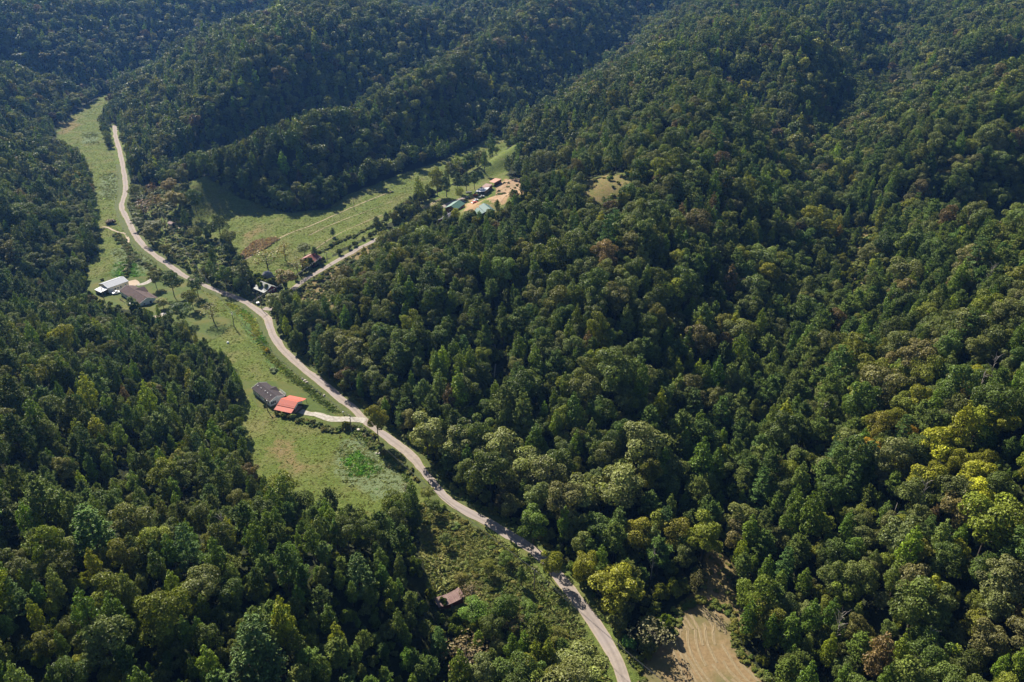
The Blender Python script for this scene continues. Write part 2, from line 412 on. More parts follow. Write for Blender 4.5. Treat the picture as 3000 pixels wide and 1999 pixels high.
def crown_pine(g, h, r, base, nb, per, size, layered=False):
    "limbs carrying flat sprays of needles; layered = white pine with clear tiers"
    Cs, Ns, vs, tips = [], [], [], []
    for i in range(nb):
        f = (i+g.uniform(.2, .8))/nb
        if layered: f = (math.floor(f*9)+.35+g.uniform(-.09, .09))/9.4
        z = base+(h-base)*f
        L = (r*(1-f)**.62*g.uniform(.75, 1.15)+.35) if layered else (r*(1-max(0, f-.45)/.62)**.8*(.55+.9*min(f*2.2, .5))*g.uniform(.6, 1.2)+.3)
        a = i*2.399+g.uniform(-.4, .4); up = g.uniform(.02, .3) if layered else g.uniform(.1, .55)+.4*f
        d = np.array([math.cos(a)*math.cos(up), math.sin(a)*math.cos(up), math.sin(up)])
        side = np.array([-math.sin(a), math.cos(a), 0])
        tip = np.array([0, 0, z])+d*L; tips.append((z, tip))
        n = max(5, int(per*(L/r+.25)))
        s = g.uniform(.3, 1.05, n)**.8
        w = (L*.34*(1.15-s*.55))
        p = np.array([0, 0, z])+d*(L*s)[:, None]+side*(g.uniform(-1, 1, n)*w)[:, None]+np.array([0, 0, 1])*(g.normal(0, .16 if layered else .34, n))[:, None]
        Cs.append(p); Ns.append(np.array([0, 0, .9 if layered else .75])+d*.35+g.normal(size=(n, 3))*.55)
        vs.append(np.clip(g.uniform(.3, .65)+g.normal(0, .2, n), 0, 1))
    V, F = leaf_quads(np.vstack(Cs), np.vstack(Ns), size, g, 1.9)
    return V, F, np.repeat(np.concatenate(vs), 4), tips
def trunk_mesh(g, h, rad, targets, n_limb, lean=.3):
    top = np.array([g.normal(0, lean), g.normal(0, lean), h])
    mid = top*.5+np.array([g.normal(0, lean), g.normal(0, lean), 0])*.5
    parts = [tube([(0, 0, -1.2), (0, 0, .4), mid, top], [rad*1.35, rad, rad*.72, rad*.12], 6)]
    for c in targets[:n_limb]:
        c = np.asarray(c[1] if isinstance(c, tuple) else c)
        zz = max(h*.18, min(h*.85, c[2]-np.hypot(c[0], c[1])*.8)); s = top*(zz/h)
        parts.append(tube([s, s*.45+c*.55+[0, 0, .3], c], [rad*.42, rad*.26, rad*.08], 4))
    return join(parts)
class Kind: pass
KINDS = {}
def make_kind(name, n_var, fn, height, leaf, lod=False, limbs=5):
    k = Kind(); k.name = name; k.h = height; k.crowns = []; k.trunks = []; k.whole = []
    for i in range(n_var):
        g = np.random.default_rng(hash(name) % 1000 if False else sum(map(ord, name))*17+i)
        V, F, v, tg = fn(g, i)
        TV, TF = trunk_mesh(g, height*.88, height*.0125+.05, tg, limbs)
        cm = mesh_np(name+'_crown', V, F, [leaf], v); tm = mesh_np(name+'_trunk', TV, TF, [M['bark']], smooth=True)
        k.crowns.append(cm); k.trunks.append(tm)
        AV = np.vstack([V, TV]); AF = np.vstack([F, TF+len(V)])
        wm = mesh_np(name+'_whole', AV, AF, [leaf, M['bark']], np.concatenate([v, np.full(len(TV), .5)]), np.concatenate([np.zeros(len(F)), np.ones(len(TF))]))
        k.whole.append(wm)
    KINDS[name] = k
lf, nd = M['leaf'], M['needle']
make_kind('oak_tree', 7, lambda g, i: crown_oak(g, 17, 5.3+.4*(i % 3), 4.2, 19+3*(i % 3), 200, .48), 17, lf)
make_kind('poplar_tree', 6, lambda g, i: crown_poplar(g, 19, 3.4+.3*(i % 3), 4.5, 17, 215, .47), 19, lf)
make_kind('pine_tree', 7, lambda g, i: crown_pine(g, 17, 3.9+.4*(i % 3), 5.5+(i % 2), 54, 48, .38), 17, nd, limbs=16)
make_kind('white_pine_tree', 4, lambda g, i: crown_pine(g, 22, 4.8, 2.5, 80, 54, .40, True), 22, nd, limbs=20)
make_kind('shrub', 4, lambda g, i: crown_oak(g, 3.2, 2.0, .1, 11, 70, .5, openness=.05), 3.2, lf, limbs=3)
make_kind('bare_tree', 3, lambda g, i: crown_oak(g, 13, 4.2, 3.5, 18, 60, .42, openness=.5), 13, lf, limbs=18)
# coarse forms for the far woods
FAR = {}
def make_far(name, fn, n=3):
    FAR[name] = []
    for i in range(n):
        g = np.random.default_rng(900+sum(map(ord, name))+i)
        V, F, v, tg = fn(g, i); FAR[name].append(mesh_np(name+'_far', V, F, [nd if 'pine' in name else lf], v))
make_far('oak_tree', lambda g, i: crown_oak(g, 17, 5.4, 3.0, 18, 70, .82), 4)
make_far('poplar_tree', lambda g, i: crown_poplar(g, 19, 3.6, 3.0, 13, 80, .76))
make_far('pine_tree', lambda g, i: crown_pine(g, 17, 4.0, 4, 38, 20, .66))
make_far('white_pine_tree', lambda g, i: crown_pine(g, 22, 4.8, 2.5, 45, 16, .85, True))
make_far('shrub', lambda g, i: crown_oak(g, 3.2, 2.0, .1, 8, 34, .7))

# ------------------------------------------------------------------ where the trees stand
TINTS = {   # real leaf colours
 'oak_tree': [((.044,.058,.026), 'dark green'), ((.058,.068,.038), 'dull green'), ((.078,.082,.058), 'grey green'), ((.072,.076,.024), 'olive'), ((.072,.062,.052), 'brownish'), ((.100,.104,.026), 'yellow green')],
 'poplar_tree': [((.050,.074,.022), 'mid green'), ((.066,.090,.022), 'fresh green'), ((.098,.110,.020), 'yellow green'), ((.066,.080,.038), 'soft green')],
 'pine_tree': [((.040,.058,.024), 'dark green'), ((.054,.068,.026), 'olive green'), ((.060,.078,.034), 'mid green')],
 'white_pine_tree': [((.044,.066,.040), 'blue green'), ((.052,.072,.036), 'soft green')],
 'shrub': [((.060,.078,.026), 'green'), ((.090,.096,.030), 'olive'), ((.095,.105,.075), 'grey green'), ((.13,.105,.04), 'straw coloured')],
 'bare_tree': [((.085,.062,.06), 'brown'), ((.105,.083,.06), 'tan')],
}
TW = {'oak_tree': [.28,.31,.19,.15,.04,.03], 'poplar_tree': [.38,.30,.08,.24], 'pine_tree': [.35,.38,.27], 'white_pine_tree': [.6,.4], 'shrub': [.4,.3,.2,.1], 'bare_tree': [.6,.4]}
SPECIAL = []          # trees placed one by one, filled in below: (x, y, clear radius)
def C1(x, y): return (200+x/3.92, 750+y/3.92)
def C2(x, y): return (650+x/3.92, 1050+y/3.92)
def C3(x, y): return (650+x/3.92, 650+y/3.92)
def C4(x, y): return (1150+x/4.706, 450+y/4.706)
def C6(x, y): return (300+x/3.92, 500+y/3.92)
def C7(x, y): return (1000+x/2.353, 1333+y/2.353)
DKG, MIDG, OLV, PALE, BLUEG, YG, GOLDC, TAN, BRN, RED, GREYB = (.040,.058,.022), (.055,.078,.026), (.085,.086,.030), (.104,.108,.074), (.048,.070,.044), (.105,.120,.022), (.112,.108,.022), (.105,.083,.052), (.088,.064,.064), (.078,.044,.047), (.082,.074,.078)
# trees the photograph shows one by one: foot, kind, height, crown width, leaf colour, label, group
TREES = [
 (C1(1010,345),'oak_tree',11.5,9,OLV,'light loose tree at the end of the concrete pad'),
 (C1(1215,450),'oak_tree',16.5,12,DKG,'largest dark round tree on the lawn near the brown-roofed house'),
 (C1(1495,460),'oak_tree',13.5,9.5,DKG,'dark upright tree standing close to the road verge by the lawn'),
 (C1(1435,600),'oak_tree',13.5,10,OLV,'olive tree in the middle of the lawn group'),
 (C1(1095,600),'oak_tree',6.5,8,(.10,.095,.03),'small spreading tree just off the white gable wall'),
 (C1(1318,775),'oak_tree',12.5,11.5,BLUEG,'blue-green round tree at the downhill end of the lawn group'),
 (C1(1675,765),'bare_tree',12.5,14,(.085,.075,.035),'thin spreading tree beside the meadow utility pole'),
 (C6(1290,1130),'poplar_tree',19,7,DKG,'tall leaning creeper-covered tree where the two valleys meet'),
 (C6(1430,1350),'oak_tree',15,11,MIDG,'bushy tree across the road from the lawn trees'),
 (C6(1640,1365),'poplar_tree',19,9,(.055,.062,.045),'grey-green upright tree beside the red house'),
 (C6(1915,1180),'bare_tree',15.5,19,(.11,.088,.042),'big half-bare spreading tree behind the red house'),
 (C6(2100,1030),'bare_tree',12.5,13,(.12,.092,.045),'half-bare tree between the reed patch and the rusty barn'),
 (C3(880,600),'bare_tree',12,13,TAN,'tan autumn tree just below the rusty barn'),
 (C3(750,760),'oak_tree',12,13.5,(.100,.072,.038),'orange-brown bushy tree between the red house and the side road'),
 (C3(600,990),'oak_tree',9,11,PALE,'pale olive tree at the mouth of the side road'),
 (C3(1280,195),'poplar_tree',7,5,DKG,'small dark tree alone at the edge of the side field'),
 (C3(955,385),'oak_tree',8.5,9,(.075,.08,.05),'round grey-green tree behind the rusty barn'),
 (C4(370,700),'poplar_tree',22,10,YG,'tall pointed tree standing in the side field near the farm track'),
 (C4(620,585),'oak_tree',22,12,OLV,'tall olive tree beside the farm track'),
 (C4(745,605),'poplar_tree',21,9.5,DKG,'dark pointed tree just left of the gravel yard'),
 (C4(890,345),'poplar_tree',21,11,YG,'yellow-green tree in the shaded field beyond the yard'),
 (C4(1110,265),'poplar_tree',19,10,DKG,'dark broad tree of the pair beyond the salmon roof'),
 (C4(1270,265),'poplar_tree',19,8,MIDG,'slimmer tree of the pair beyond the salmon roof'),
 (C4(920,620),'oak_tree',9,7,YG,'small bushy tree at the corner of the gravel yard'),
 (C4(900,540),'pine_tree',15,8,DKG,'dark pine behind the gravel yard, nearest the track'),
 (C4(1020,530),'pine_tree',15,8,DKG,'dark pine behind the gravel yard, middle of three'),
 (C4(1130,500),'pine_tree',14,8,MIDG,'green pine behind the gravel yard, beside the tan roof'),
 (D([(985,1052)])[0],'oak_tree',21,17,PALE,'pale big-crowned oak standing closest to the road bend'),
 (D([(1055,1075)])[0],'oak_tree',20,16,(.098,.102,.07),'second pale oak uphill of the roadside'),
 (D([(1150,1090)])[0],'oak_tree',21,18,PALE,'broad pale oak in the middle of the oak group'),
 (D([(1210,1120)])[0],'oak_tree',17,15,(.098,.106,.060),'dull pale oak below the broad one'),
 (D([(1340,1190)])[0],'oak_tree',20,18,(.095,.100,.066),'pale oak above the golden tree'),
 (D([(1425,1185)])[0],'oak_tree',21,18,PALE,'biggest pale oak on the slope above the mown field'),
 (D([(1470,1080)])[0],'oak_tree',20,17,(.10,.105,.072),'pale oak at the top end of the oak group'),
 (D([(1225,1250)])[0],'oak_tree',16,12,MIDG,'green oak hanging over the shaded road'),
 (C2(1800,955),'oak_tree',19,10,(.095,.088,.03),'lone tree with a bare trunk at the road edge below the driveway'),
 (D([(1410,1405)])[0],'oak_tree',18,17,GOLDC,'big golden tree beside the lower road'),
 (D([(1345,1340)])[0],'oak_tree',13,9,(.105,.100,.022),'smaller golden tree beside the big golden one'),
 (D([(1266,1332)])[0],'oak_tree',13,8,(.105,.105,.022),'yellow-green tree on the field side of the lower road'),
 (D([(1465,1275)])[0],'oak_tree',16,12,(.100,.090,.024),'ochre tree uphill of the big golden tree'),
 (D([(1545,1270)])[0],'oak_tree',15,11,(.098,.088,.028),'ochre tree above the brown clearing'),
 (D([(1610,1290)])[0],'oak_tree',20,14,(.082,.090,.022),'tall yellow-green tree at the head of the brown clearing'),
 (C7(860,1480),'bare_tree',11,15,BRN,'bare brown round-headed tree at the bottom edge'),
 (C7(2130,1330),'bare_tree',10,14,GREYB,'leafless grey-brown tree at the edge of the mown field'),
 (D([(1595,1372)])[0],'bare_tree',13,5.5,GREYB,'slim grey tree with a pale trunk beside the brown clearing'),
 (C7(1640,1560),'oak_tree',13,16,(.100,.108,.066),'pale spreading tree beside the road at the bottom edge'),
 (C7(1120,1230),'oak_tree',15,10,DKG,'dark dense tree in front of the brushy bank'),
 (C7(920,1160),'oak_tree',9,9,(.07,.11,.035),'bright green small tree beside the rusty shed'),
 (C7(900,1000),'bare_tree',7,8,BRN,'brown twiggy tree leaning over the rusty shed'),
 (D([(605,1575)])[0],'white_pine_tree',24,13,BLUEG,'large blue-green white pine at the bottom of the left woods'),
 (D([(232,1290)])[0],'white_pine_tree',21,13,(.05,.08,.035),'large white pine on the left hillside'),
 (D([(830,1370)])[0],'white_pine_tree',17,9,BLUEG,'smaller blue-green white pine above the left woods edge'),
 (C6(490,545),'bare_tree',14,18,(.088,.050,.046),'broad red-brown tree by the upper road'),
 (C6(640,475),'bare_tree',14,13,(.105,.070,.046),'orange-brown tree beside the broad red-brown one'),
 (C6(830,435),'oak_tree',13,13,(.125,.10,.035),'yellow-tan tree of the autumn clump'),
 (C6(600,330),'bare_tree',13,11,RED,'dark maroon tree at the back of the autumn clump'),
 (C6(790,290),'oak_tree',13,13,(.12,.085,.04),'tan tree at the back of the autumn clump'),
 (C6(400,330),'oak_tree',12,10,(.085,.09,.022),'olive tree beside the upper road bend'),
 (C6(975,690),'poplar_tree',17,7,DKG,'narrow dark tree beside the grassy track'),
 (C6(930,480),'oak_tree',13,9,(.085,.08,.04),'brownish green tree at the top of the grassy track'),
 (C6(1080,480),'oak_tree',17,12,DKG,'large dark tree at the corner of the side field'),
 (C6(1080,800),'oak_tree',10,8,OLV,'low olive tree beside the grassy track'),
 (C6(1130,890),'oak_tree',9,7,DKG,'low dark tree at the lower end of the grassy track'),
 (C6(420,680),'oak_tree',9,10,(.065,.07,.035),'bushy grey-green tree on the inside of the road curve'),
 (C6(560,840),'oak_tree',12,11,(.08,.075,.03),'olive-brown tree leaning over the road curve'),
 (C6(600,720),'oak_tree',9,11,(.075,.075,.05),'dusty green tree behind the road curve'),
 (C6(740,990),'oak_tree',10,8,(.08,.075,.025),'small olive tree farther down the road curve'),
 (C6(1440,1010),'pine_tree',10,7,DKG,'dark small pine at the tip of the reed patch'),
 (C1(750,640),'pine_tree',9,6,MIDG,'young pine at the wood edge below the brown-roofed house'),
 (D([(985,640)])[0],'white_pine_tree',16,9,MIDG,'pointed conifer above the road on the middle hill'),
]
TREE_XY = [plan([t_[0]], 0)[0] for t_ in TREES]
for (px_, kd, hh, ww, *_), xy in zip(TREES, TREE_XY):
    g0 = plan([px_])[0] if gz(*xy) > 2.5 else xy
    SPECIAL.append((g0[0], g0[1], ww*.42))
LOGS = [[(1440,940),(1452,1030)], [(1452,1075),(1446,1125)]]
for a, b in LOGS:
    p = plan([a, b])
    for q in (p[0], p.mean(0), p[1]): SPECIAL.append((q[0], q[1], 4.0)); SPECIAL.append((q[0]+1, q[1]-7, 3.8))
q = plan([C7(740,1010)], 0)[0]; SPECIAL += [(q[0], q[1], 10), (q[0]+1, q[1]-11, 9), (q[0]-6, q[1]-6, 8), (q[0]-6, q[1]+9, 9), (q[0]-12, q[1]+18, 9)]
for pt in ((1310,645),(1285,655)):
    q = plan([pt])[0]; SPECIAL.append((q[0], q[1], 7))
for pt, r_ in ((C1(700,640),10), (C1(600,610),9), (C1(850,720),8), (C1(480,560),8), (C1(760,690),7), (C3(560,790),9), (C3(620,860),8), (C3(480,850),8), (C3(700,850),8), (C3(800,800),6), (C4(1000,830),9), (C4(1190,860),10), (C4(1330,830),9), (C4(1120,900),7), (C4(760,960),8), (C4(650,980),7), (C4(900,930),7)):
    q = plan([pt], 0)[0]; SPECIAL.append((q[0], q[1], r_))
q = plan([C3(540,760)], 0)[0]; SPECIAL += [(q[0], q[1], 9), (q[0]+1, q[1]-9, 12), (q[0]+2, q[1]-20, 10), (q[0]+9, q[1]-12, 8)]
q = plan([C3(540,760)], 0)[0]; SPECIAL += [(q[0]-4, q[1]+12, 10), (q[0]-10, q[1]+20, 8)]
for pt, r_ in (((1950,1800),9), ((1960,1745),8), ((1905,1880),7), ((2010,1735),6)):
    q = plan([pt], 0)[0]; SPECIAL.append((q[0], q[1], r_))
for pt in (C4(1310,800), C4(1200,815), C4(1420,770)):
    q = plan([pt])[0]; SPECIAL.append((q[0], q[1], 8))
q = plan([C7(760,1010)], 0)[0]; SPECIAL += [(q[0]+3, q[1]-9, 7), (q[0]-3, q[1]-10, 7), (q[0]+2, q[1]-17, 6), (q[0]+5, q[1], 6)]
# ------------------------------------------------------------------ the woods
def scatter():
    xs, ys = [], []
    g = np.random.default_rng(21)
    for y0, y1, cell in ((70, 620, 5.7), (620, 900, 6.2), (900, 1900, 7.3)):
        n = int((y1-y0)/cell)
        yy = y0+np.arange(n)*cell; xx = np.arange(-1500, 1500, cell)
        a, b = np.meshgrid(xx, yy)
        a = a+((np.arange(n) % 2)*cell*.5)[:, None]
        a = a+g.uniform(-.5, .5, a.shape)*cell; b = b+g.uniform(-.5, .5, b.shape)*cell
        xs.append(a.ravel()); ys.append(b.ravel())
    x = np.concatenate(xs); y = np.concatenate(ys)
    px, py, dp = project(x, y, gz(x, y)+9)
    ok = (dp > 60) & (px > -260) & (px < 3260) & (py < 2330) & (py > -160)
    x, y = x[ok], y[ok]
    keep = np.ones(len(x), bool)
    for p in OPEN:
        m = (x > p[:,0].min()) & (x < p[:,0].max()) & (y > p[:,1].min()) & (y < p[:,1].max())
        keep[m] &= ~inside(p, x[m], y[m])
    near = (np.abs(x) < 560) & (y < 1020)
    dr = np.full(len(x), 1e3); dr[near] = np.minimum(dist_line(road[::3], x[near], y[near]), dist_line(side_road[::3], x[near], y[near]))
    keep &= dr > 5.0
    ds_ = dist_line(side_road[::3], x, y); keep &= ~((ds_ < 11) & (y > 440) & (y < 545))
    keep &= ~((ds_ < 8.5) & (y >= 545) & (y < 600))
    for p in SCRUB_OPEN:
        keep &= ~(inside(p, x, y) & (g.uniform(size=len(x)) < .8))
    for sx, sy, sr in SPECIAL:
        keep &= np.hypot(x-sx, y-sy) > sr
    return x[keep], y[keep], dr[keep]
fx, fy, fdr = scatter()
fz = gz(fx, fy); N_ = len(fx)
fpx, fpy, fdep = project(fx, fy, fz+9)
g = np.random.default_rng(5)
nz = wob(fx*.55, fy*.55, 5, 11)/2.2+g.normal(0, .25, N_)
left = (fx < np.interp(fy, [100, 165, 250, 368, 432], [-20, -18, -60, -165, -240])) & (fy < 440)
v3 = np.array([(p[0], p[1]) for p in HOLLOWS[7][1]]); assert v3[0][0] == 59
righthill = (fx > np.interp(fy, v3[:,1], v3[:,0])) & (fy < 500)
far = fy > 900
# share of each kind by place
names = ['oak_tree', 'poplar_tree', 'pine_tree', 'white_pine_tree']
wts = np.tile(np.array([.56, .23, .16, .05]), (N_, 1))
wts[left] = [.18, .40, .37, .05]
wts[righthill] = [.40, .24, .32, .04]
lowslope = (~left) & (~righthill) & (fz < 26) & (fy < 620)
wts[lowslope] = [.46, .26, .23, .05]
wts[:, 0] *= np.clip(1+nz*.8, .15, 3); wts[:, 2] *= np.clip(1-nz*1.0, .1, 3); wts[:, 1] *= np.clip(1+np.roll(nz, 7)*.2, .4, 2)
wts /= wts.sum(1, keepdims=True)
kidx = (g.uniform(size=(N_, 1)) > np.cumsum(wts, 1)[:, :3]).sum(1)
fscl = np.clip(g.lognormal(-.20, .22, N_), .45, 1.4)
fscl *= np.where(left, .82, 1.0)
under = g.uniform(size=N_) < .20
fscl = np.where(under, fscl*.6, fscl)
fscl = np.where(fdr < 9, np.minimum(fscl, .75), fscl)
dm_ = np.full(N_, 99.); q_ = (fx > -520) & (fx < 40) & (fy < 1010); dm_[q_] = dist_line(MEADOW, fx[q_], fy[q_], True)
fscl = np.where(left & (dm_ < 26) & (fy > 318), np.minimum(fscl, .62), fscl)
fscl = np.where((fx < np.interp(fy, [440, 640, 990], [-240, -340, -480])) & (dm_ < 22), np.minimum(fscl, .72), fscl)
dy_ = np.full(N_, 99.); q_ = (np.abs(fx) < 160) & (fy < 700); dy_[q_] = dist_line(YARD, fx[q_], fy[q_], True)
fscl = np.where((dy_ < 34) & (fy < 590), np.minimum(fscl, .58), fscl)
ds_ = np.full(N_, 99.); q_ = (np.abs(fx) < 300) & (fy < 700); ds_[q_] = dist_line(side_road[::3], fx[q_], fy[q_])
fscl = np.where((ds_ < 40) & (fy < 560), np.minimum(fscl, .60), fscl)
fw = fscl*g.uniform(.86, 1.12, N_)*np.where(far, 1.14, 1)
frot = g.uniform(0, 6.283, N_)
ftint = np.zeros((N_, 3)); fcls = np.zeros(N_, int)
gold = np.exp(-((fpx-2780)/260)**2-((fpy-1340)/170)**2)
amber = np.exp(-((fpx-2450)/160)**2-((fpy-690)/60)**2)
for ki, nm in enumerate(names):
    m = np.where(kidx == ki)[0]; tl = TINTS[nm]
    c = g.choice(len(tl), len(m), p=TW[nm]); fcls[m] = c
    ftint[m] = np.array([t_[0] for t_ in tl])[c]
ftint *= np.exp(g.normal(0, .13, (N_, 1)))*np.exp(g.normal(0, .05, (N_, 3)))
# autumn colour: yellow and orange trees, thick on the warm right-hand slope
GOLD, ORANGE, RUST = np.array([.112,.108,.022]), np.array([.15,.095,.022]), np.array([.068,.046,.042])
isb = kidx < 2
pg = np.where(isb, .006+gold*.68+amber*.14, 0); u_ = g.uniform(size=N_)
isgold = u_ < pg; ftint[isgold] = GOLD*np.exp(g.normal(0, .25, (isgold.sum(), 1)))
isor = isb & righthill & (u_ > .9996-gold*.045-amber*.06); ftint[isor] = ORANGE*np.exp(g.normal(0, .2, (isor.sum(), 1)))
isru = isb & (u_ > .52) & (u_ < .534); ftint[isru] = RUST*np.exp(g.normal(0, .2, (isru.sum(), 1)))
autumn = np.where(isgold, 1, np.where(isor, 2, np.where(isru, 3, 0)))

# landmarks, for naming the single trees
LM = {'orange carport': C2(800,600), 'long white house': C2(430,450), 'brown-roofed house': C1(800,480), 'driveway pole': C2(1490,840), 'big golden tree': D([(1410,1405)])[0], 'mown field': (2080,1900),
 'rusty derelict shed': C7(760,1010), 'large white pine': D([(605,1575)])[0], 'bottom edge of the left woods': (350,1960), 'yellow autumn patch': (2750,1350), 'orange autumn tree': (2920,1390), 'lower right woods corner': (2850,1900),
 'middle of the left hillside': (380,1400), 'pale oak group': D([(1200,1100)])[0], 'fallen trunks': (1446,1050), 'brown clearing': (2090,1640), 'shaded road bend': D([(1190,1243)])[0], 'red house': C3(510,740), 'rusty barn': C3(1020,430),
 'green-roofed workshop': C4(870,750), 'centre of the big hill': (1750,900), 'dark wooded hollow': (2250,1100), 'brushy strip in the right-hand hollow': (2450,760), 'lower meadow': (900,1330), 'upper left wood edge': (120,1000),
 'tall left-hand pines': (150,1650), 'right-hand slope above the hollow': (2700,1000), 'pine slope by the mown field': (2420,1600), 'hill across the lone roadside tree': (1300,1050), 'low left corner': (60,1900), 'middle of the lower left woods': (800,1650),
 'wooded spur below the gravel yard': (1350,780), 'sunny right-hand shoulder': (2850,820)}
LMn = list(LM); LMp = np.array([LM[k] for k in LMn])
def zone_of(i):
    d = (np.array([fpx[i], fpy[i]])-LMp); j = int(np.argmin((d**2).sum(1))); dx, dy = d[j]
    if abs(dx) > abs(dy): w_ = 'right of' if dx > 0 else 'left of'
    else: w_ = 'in front of' if dy > 0 else 'beyond'
    far_ = 'just' if math.hypot(dx, dy) < 110 else 'well' if math.hypot(dx, dy) > 230 else ''
    return f"{far_} {w_} the {LMn[j]}".strip()
size_on = np.array([KINDS[n].h for n in names])[kidx]*fscl/fdep
inframe = (fpx > 5) & (fpx < 2995) & (fpy > 5) & (fpy < 2040)
single = np.zeros(N_, bool)
for ki in range(4):
    m = np.where((kidx == ki) & inframe & ~under)[0]
    single[m[np.argsort(-size_on[m])][:(290, 290, 290, 120)[ki]]] = True
def place_tree(kind, x, y, z, sw, sh, rot, tint, label, group=None, var=None, cat='tree'):
    k = KINDS[kind]; v = random.randrange(len(k.crowns)) if var is None else var % len(k.crowns)
    o = empty(kind, (x, y, z-.1), rot); o.scale = (sw, sw, sh)
    tag(o, label, cat, group)
    for nm, me in (('crown', k.crowns[v]), ('trunk', k.trunks[v])):
        c = link(nm, me, o)
        if nm == 'crown': c['tint'] = [float(q) for q in tint]
    return o
AUT = {1: 'golden yellow', 2: 'orange', 3: 'rusty brown'}
WORD = {'oak_tree': 'round-crowned broadleaf tree', 'poplar_tree': 'slender pointed broadleaf tree', 'pine_tree': 'ragged pine', 'white_pine_tree': 'tall tiered white pine'}
for i in np.where(single)[0]:
    nm = names[kidx[i]]; c = AUT.get(int(autumn[i])) or TINTS[nm][fcls[i]][1]
    sz = 'tall' if fscl[i] > 1.02 else ('small' if fscl[i] < .74 else 'middling')
    lab = f"{sz} {c} {WORD[nm]} {zone_of(i)}".replace('tall tall', 'tall').replace('tall tiered', 'tiered').replace('slender pointed broadleaf tree', 'pointed broadleaf tree')
    if len(lab.split()) > 16: lab = lab.replace('tiered white pine', 'white pine').replace('round-crowned broadleaf', 'round').replace('pointed broadleaf', 'pointed').replace('right-hand ', '').replace('middle of the ', '')
    if len(lab.split()) > 16: lab = lab.replace('well ', '').replace('dense ', '')
    lab = ' '.join(lab.split())
    o = place_tree(nm, fx[i], fy[i], fz[i], fw[i], fscl[i], frot[i], ftint[i], lab, 'woodland '+{'oak_tree': 'round-crowned trees', 'poplar_tree': 'pointed trees', 'pine_tree': 'ragged pines', 'white_pine_tree': 'white pines'}[nm], var=int(i))

# everything further off: one mass of woods per kind of carrier object, instanced on points
def instancer(name, label, variants, pts, scl, rot, tint, pick, group=None):
    coll = bpy.data.collections.new(name+'_shapes')
    for j, me in enumerate(variants):
        coll.objects.link(bpy.data.objects.new('%s_shape_%02d' % (name, j), me))
    me = bpy.data.meshes.new(name); me.vertices.add(len(pts)); me.vertices.foreach_set('co', np.asarray(pts, np.float32).ravel())
    for nm, typ, key, arr in (('scl', 'FLOAT_VECTOR', 'vector', scl), ('rot', 'FLOAT_VECTOR', 'vector', rot), ('tint', 'FLOAT_COLOR', 'color', np.hstack([tint, np.ones((len(tint), 1))])), ('pick', 'INT', 'value', pick)):
        a = me.attributes.new(nm, typ, 'POINT'); a.data.foreach_set(key, np.asarray(arr, np.int32 if typ == 'INT' else np.float32).ravel())
    o = link(name, me); tag(o, label, kind='stuff')
    ng = bpy.data.node_groups.new(name, 'GeometryNodeTree')
    ng.interface.new_socket('Geometry', in_out='INPUT', socket_type='NodeSocketGeometry')
    ng.interface.new_socket('Geometry', in_out='OUTPUT', socket_type='NodeSocketGeometry')
    N = ng.nodes; L = ng.links
    gi = N.new('NodeGroupInput'); go = N.new('NodeGroupOutput'); ip = N.new('GeometryNodeInstanceOnPoints')
    ci = N.new('GeometryNodeCollectionInfo'); ci.inputs['Collection'].default_value = coll
    ci.inputs['Separate Children'].default_value = True; ci.inputs['Reset Children'].default_value = True
    def na(nm, typ):
        a = N.new('GeometryNodeInputNamedAttribute'); a.data_type = typ; a.inputs[0].default_value = nm; return a.outputs[0]
    L.new(gi.outputs[0], ip.inputs['Points']); L.new(ci.outputs[0], ip.inputs['Instance'])
    ip.inputs['Pick Instance'].default_value = True
    L.new(na('pick', 'INT'), ip.inputs['Instance Index'])
    e2r = N.new('FunctionNodeEulerToRotation'); L.new(na('rot', 'FLOAT_VECTOR'), e2r.inputs[0]); L.new(e2r.outputs[0], ip.inputs['Rotation'])
    L.new(na('scl', 'FLOAT_VECTOR'), ip.inputs['Scale'])
    L.new(ip.outputs[0], go.inputs[0])
    md = o.modifiers.new('scatter', 'NODES'); md.node_group = ng
    return o
vis, base_near, base_far = [], [], []
for nm in names: base_near.append(len(vis)); vis += KINDS[nm].whole
for nm in names: base_far.append(len(vis)); vis += FAR[nm]
m = np.where(~single)[0]
lodfar = fdep[m] > 620
pick = np.where(lodfar, np.array(base_far)[kidx[m]]+m % np.array([len(FAR[n]) for n in names])[kidx[m]],
                np.array(base_near)[kidx[m]]+m % np.array([len(KINDS[n].whole) for n in names])[kidx[m]])
instancer('woodland', 'dense mixed autumn woods covering the ridges and hillsides', vis, np.stack([fx[m], fy[m], fz[m]-.2], 1), np.stack([fw[m], fw[m], fscl[m]], 1),
          np.stack([g.normal(0, .03, len(m)), g.normal(0, .03, len(m)), frot[m]], 1), ftint[m], pick)
print('trees', N_, 'single', single.sum())

# saplings and bushes under the nearer trees
ux = g.uniform(-340, 420, 26000); uy = g.uniform(95, 620, 26000); upx, upy, ud = project(ux, uy, gz(ux, uy))
k_ = (upx > -150) & (upx < 3150) & (upy < 2250)
for p in OPEN: k_ &= ~inside(p, ux, uy)
k_ &= np.minimum(dist_line(road[::3], ux, uy), dist_line(side_road[::3], ux, uy)) > 4.5
ux, uy = ux[k_], uy[k_]; n = len(ux); us = g.lognormal(-.25, .4, n).clip(.3, 1.6)
ut = np.array([TINTS['shrub'][j][0] for j in g.integers(0, 3, n)])*.8*np.exp(g.normal(0, .18, (n, 1)))
instancer('undergrowth', 'saplings and bushes filling the gaps under the near woods', KINDS['shrub'].whole, np.stack([ux, uy, gz(ux, uy)-.1], 1), np.stack([us*.9, us*.9, us*1.3], 1),
          np.stack([np.zeros(n), np.zeros(n), g.uniform(0, 6.28, n)], 1), ut, g.integers(0, 4, n))
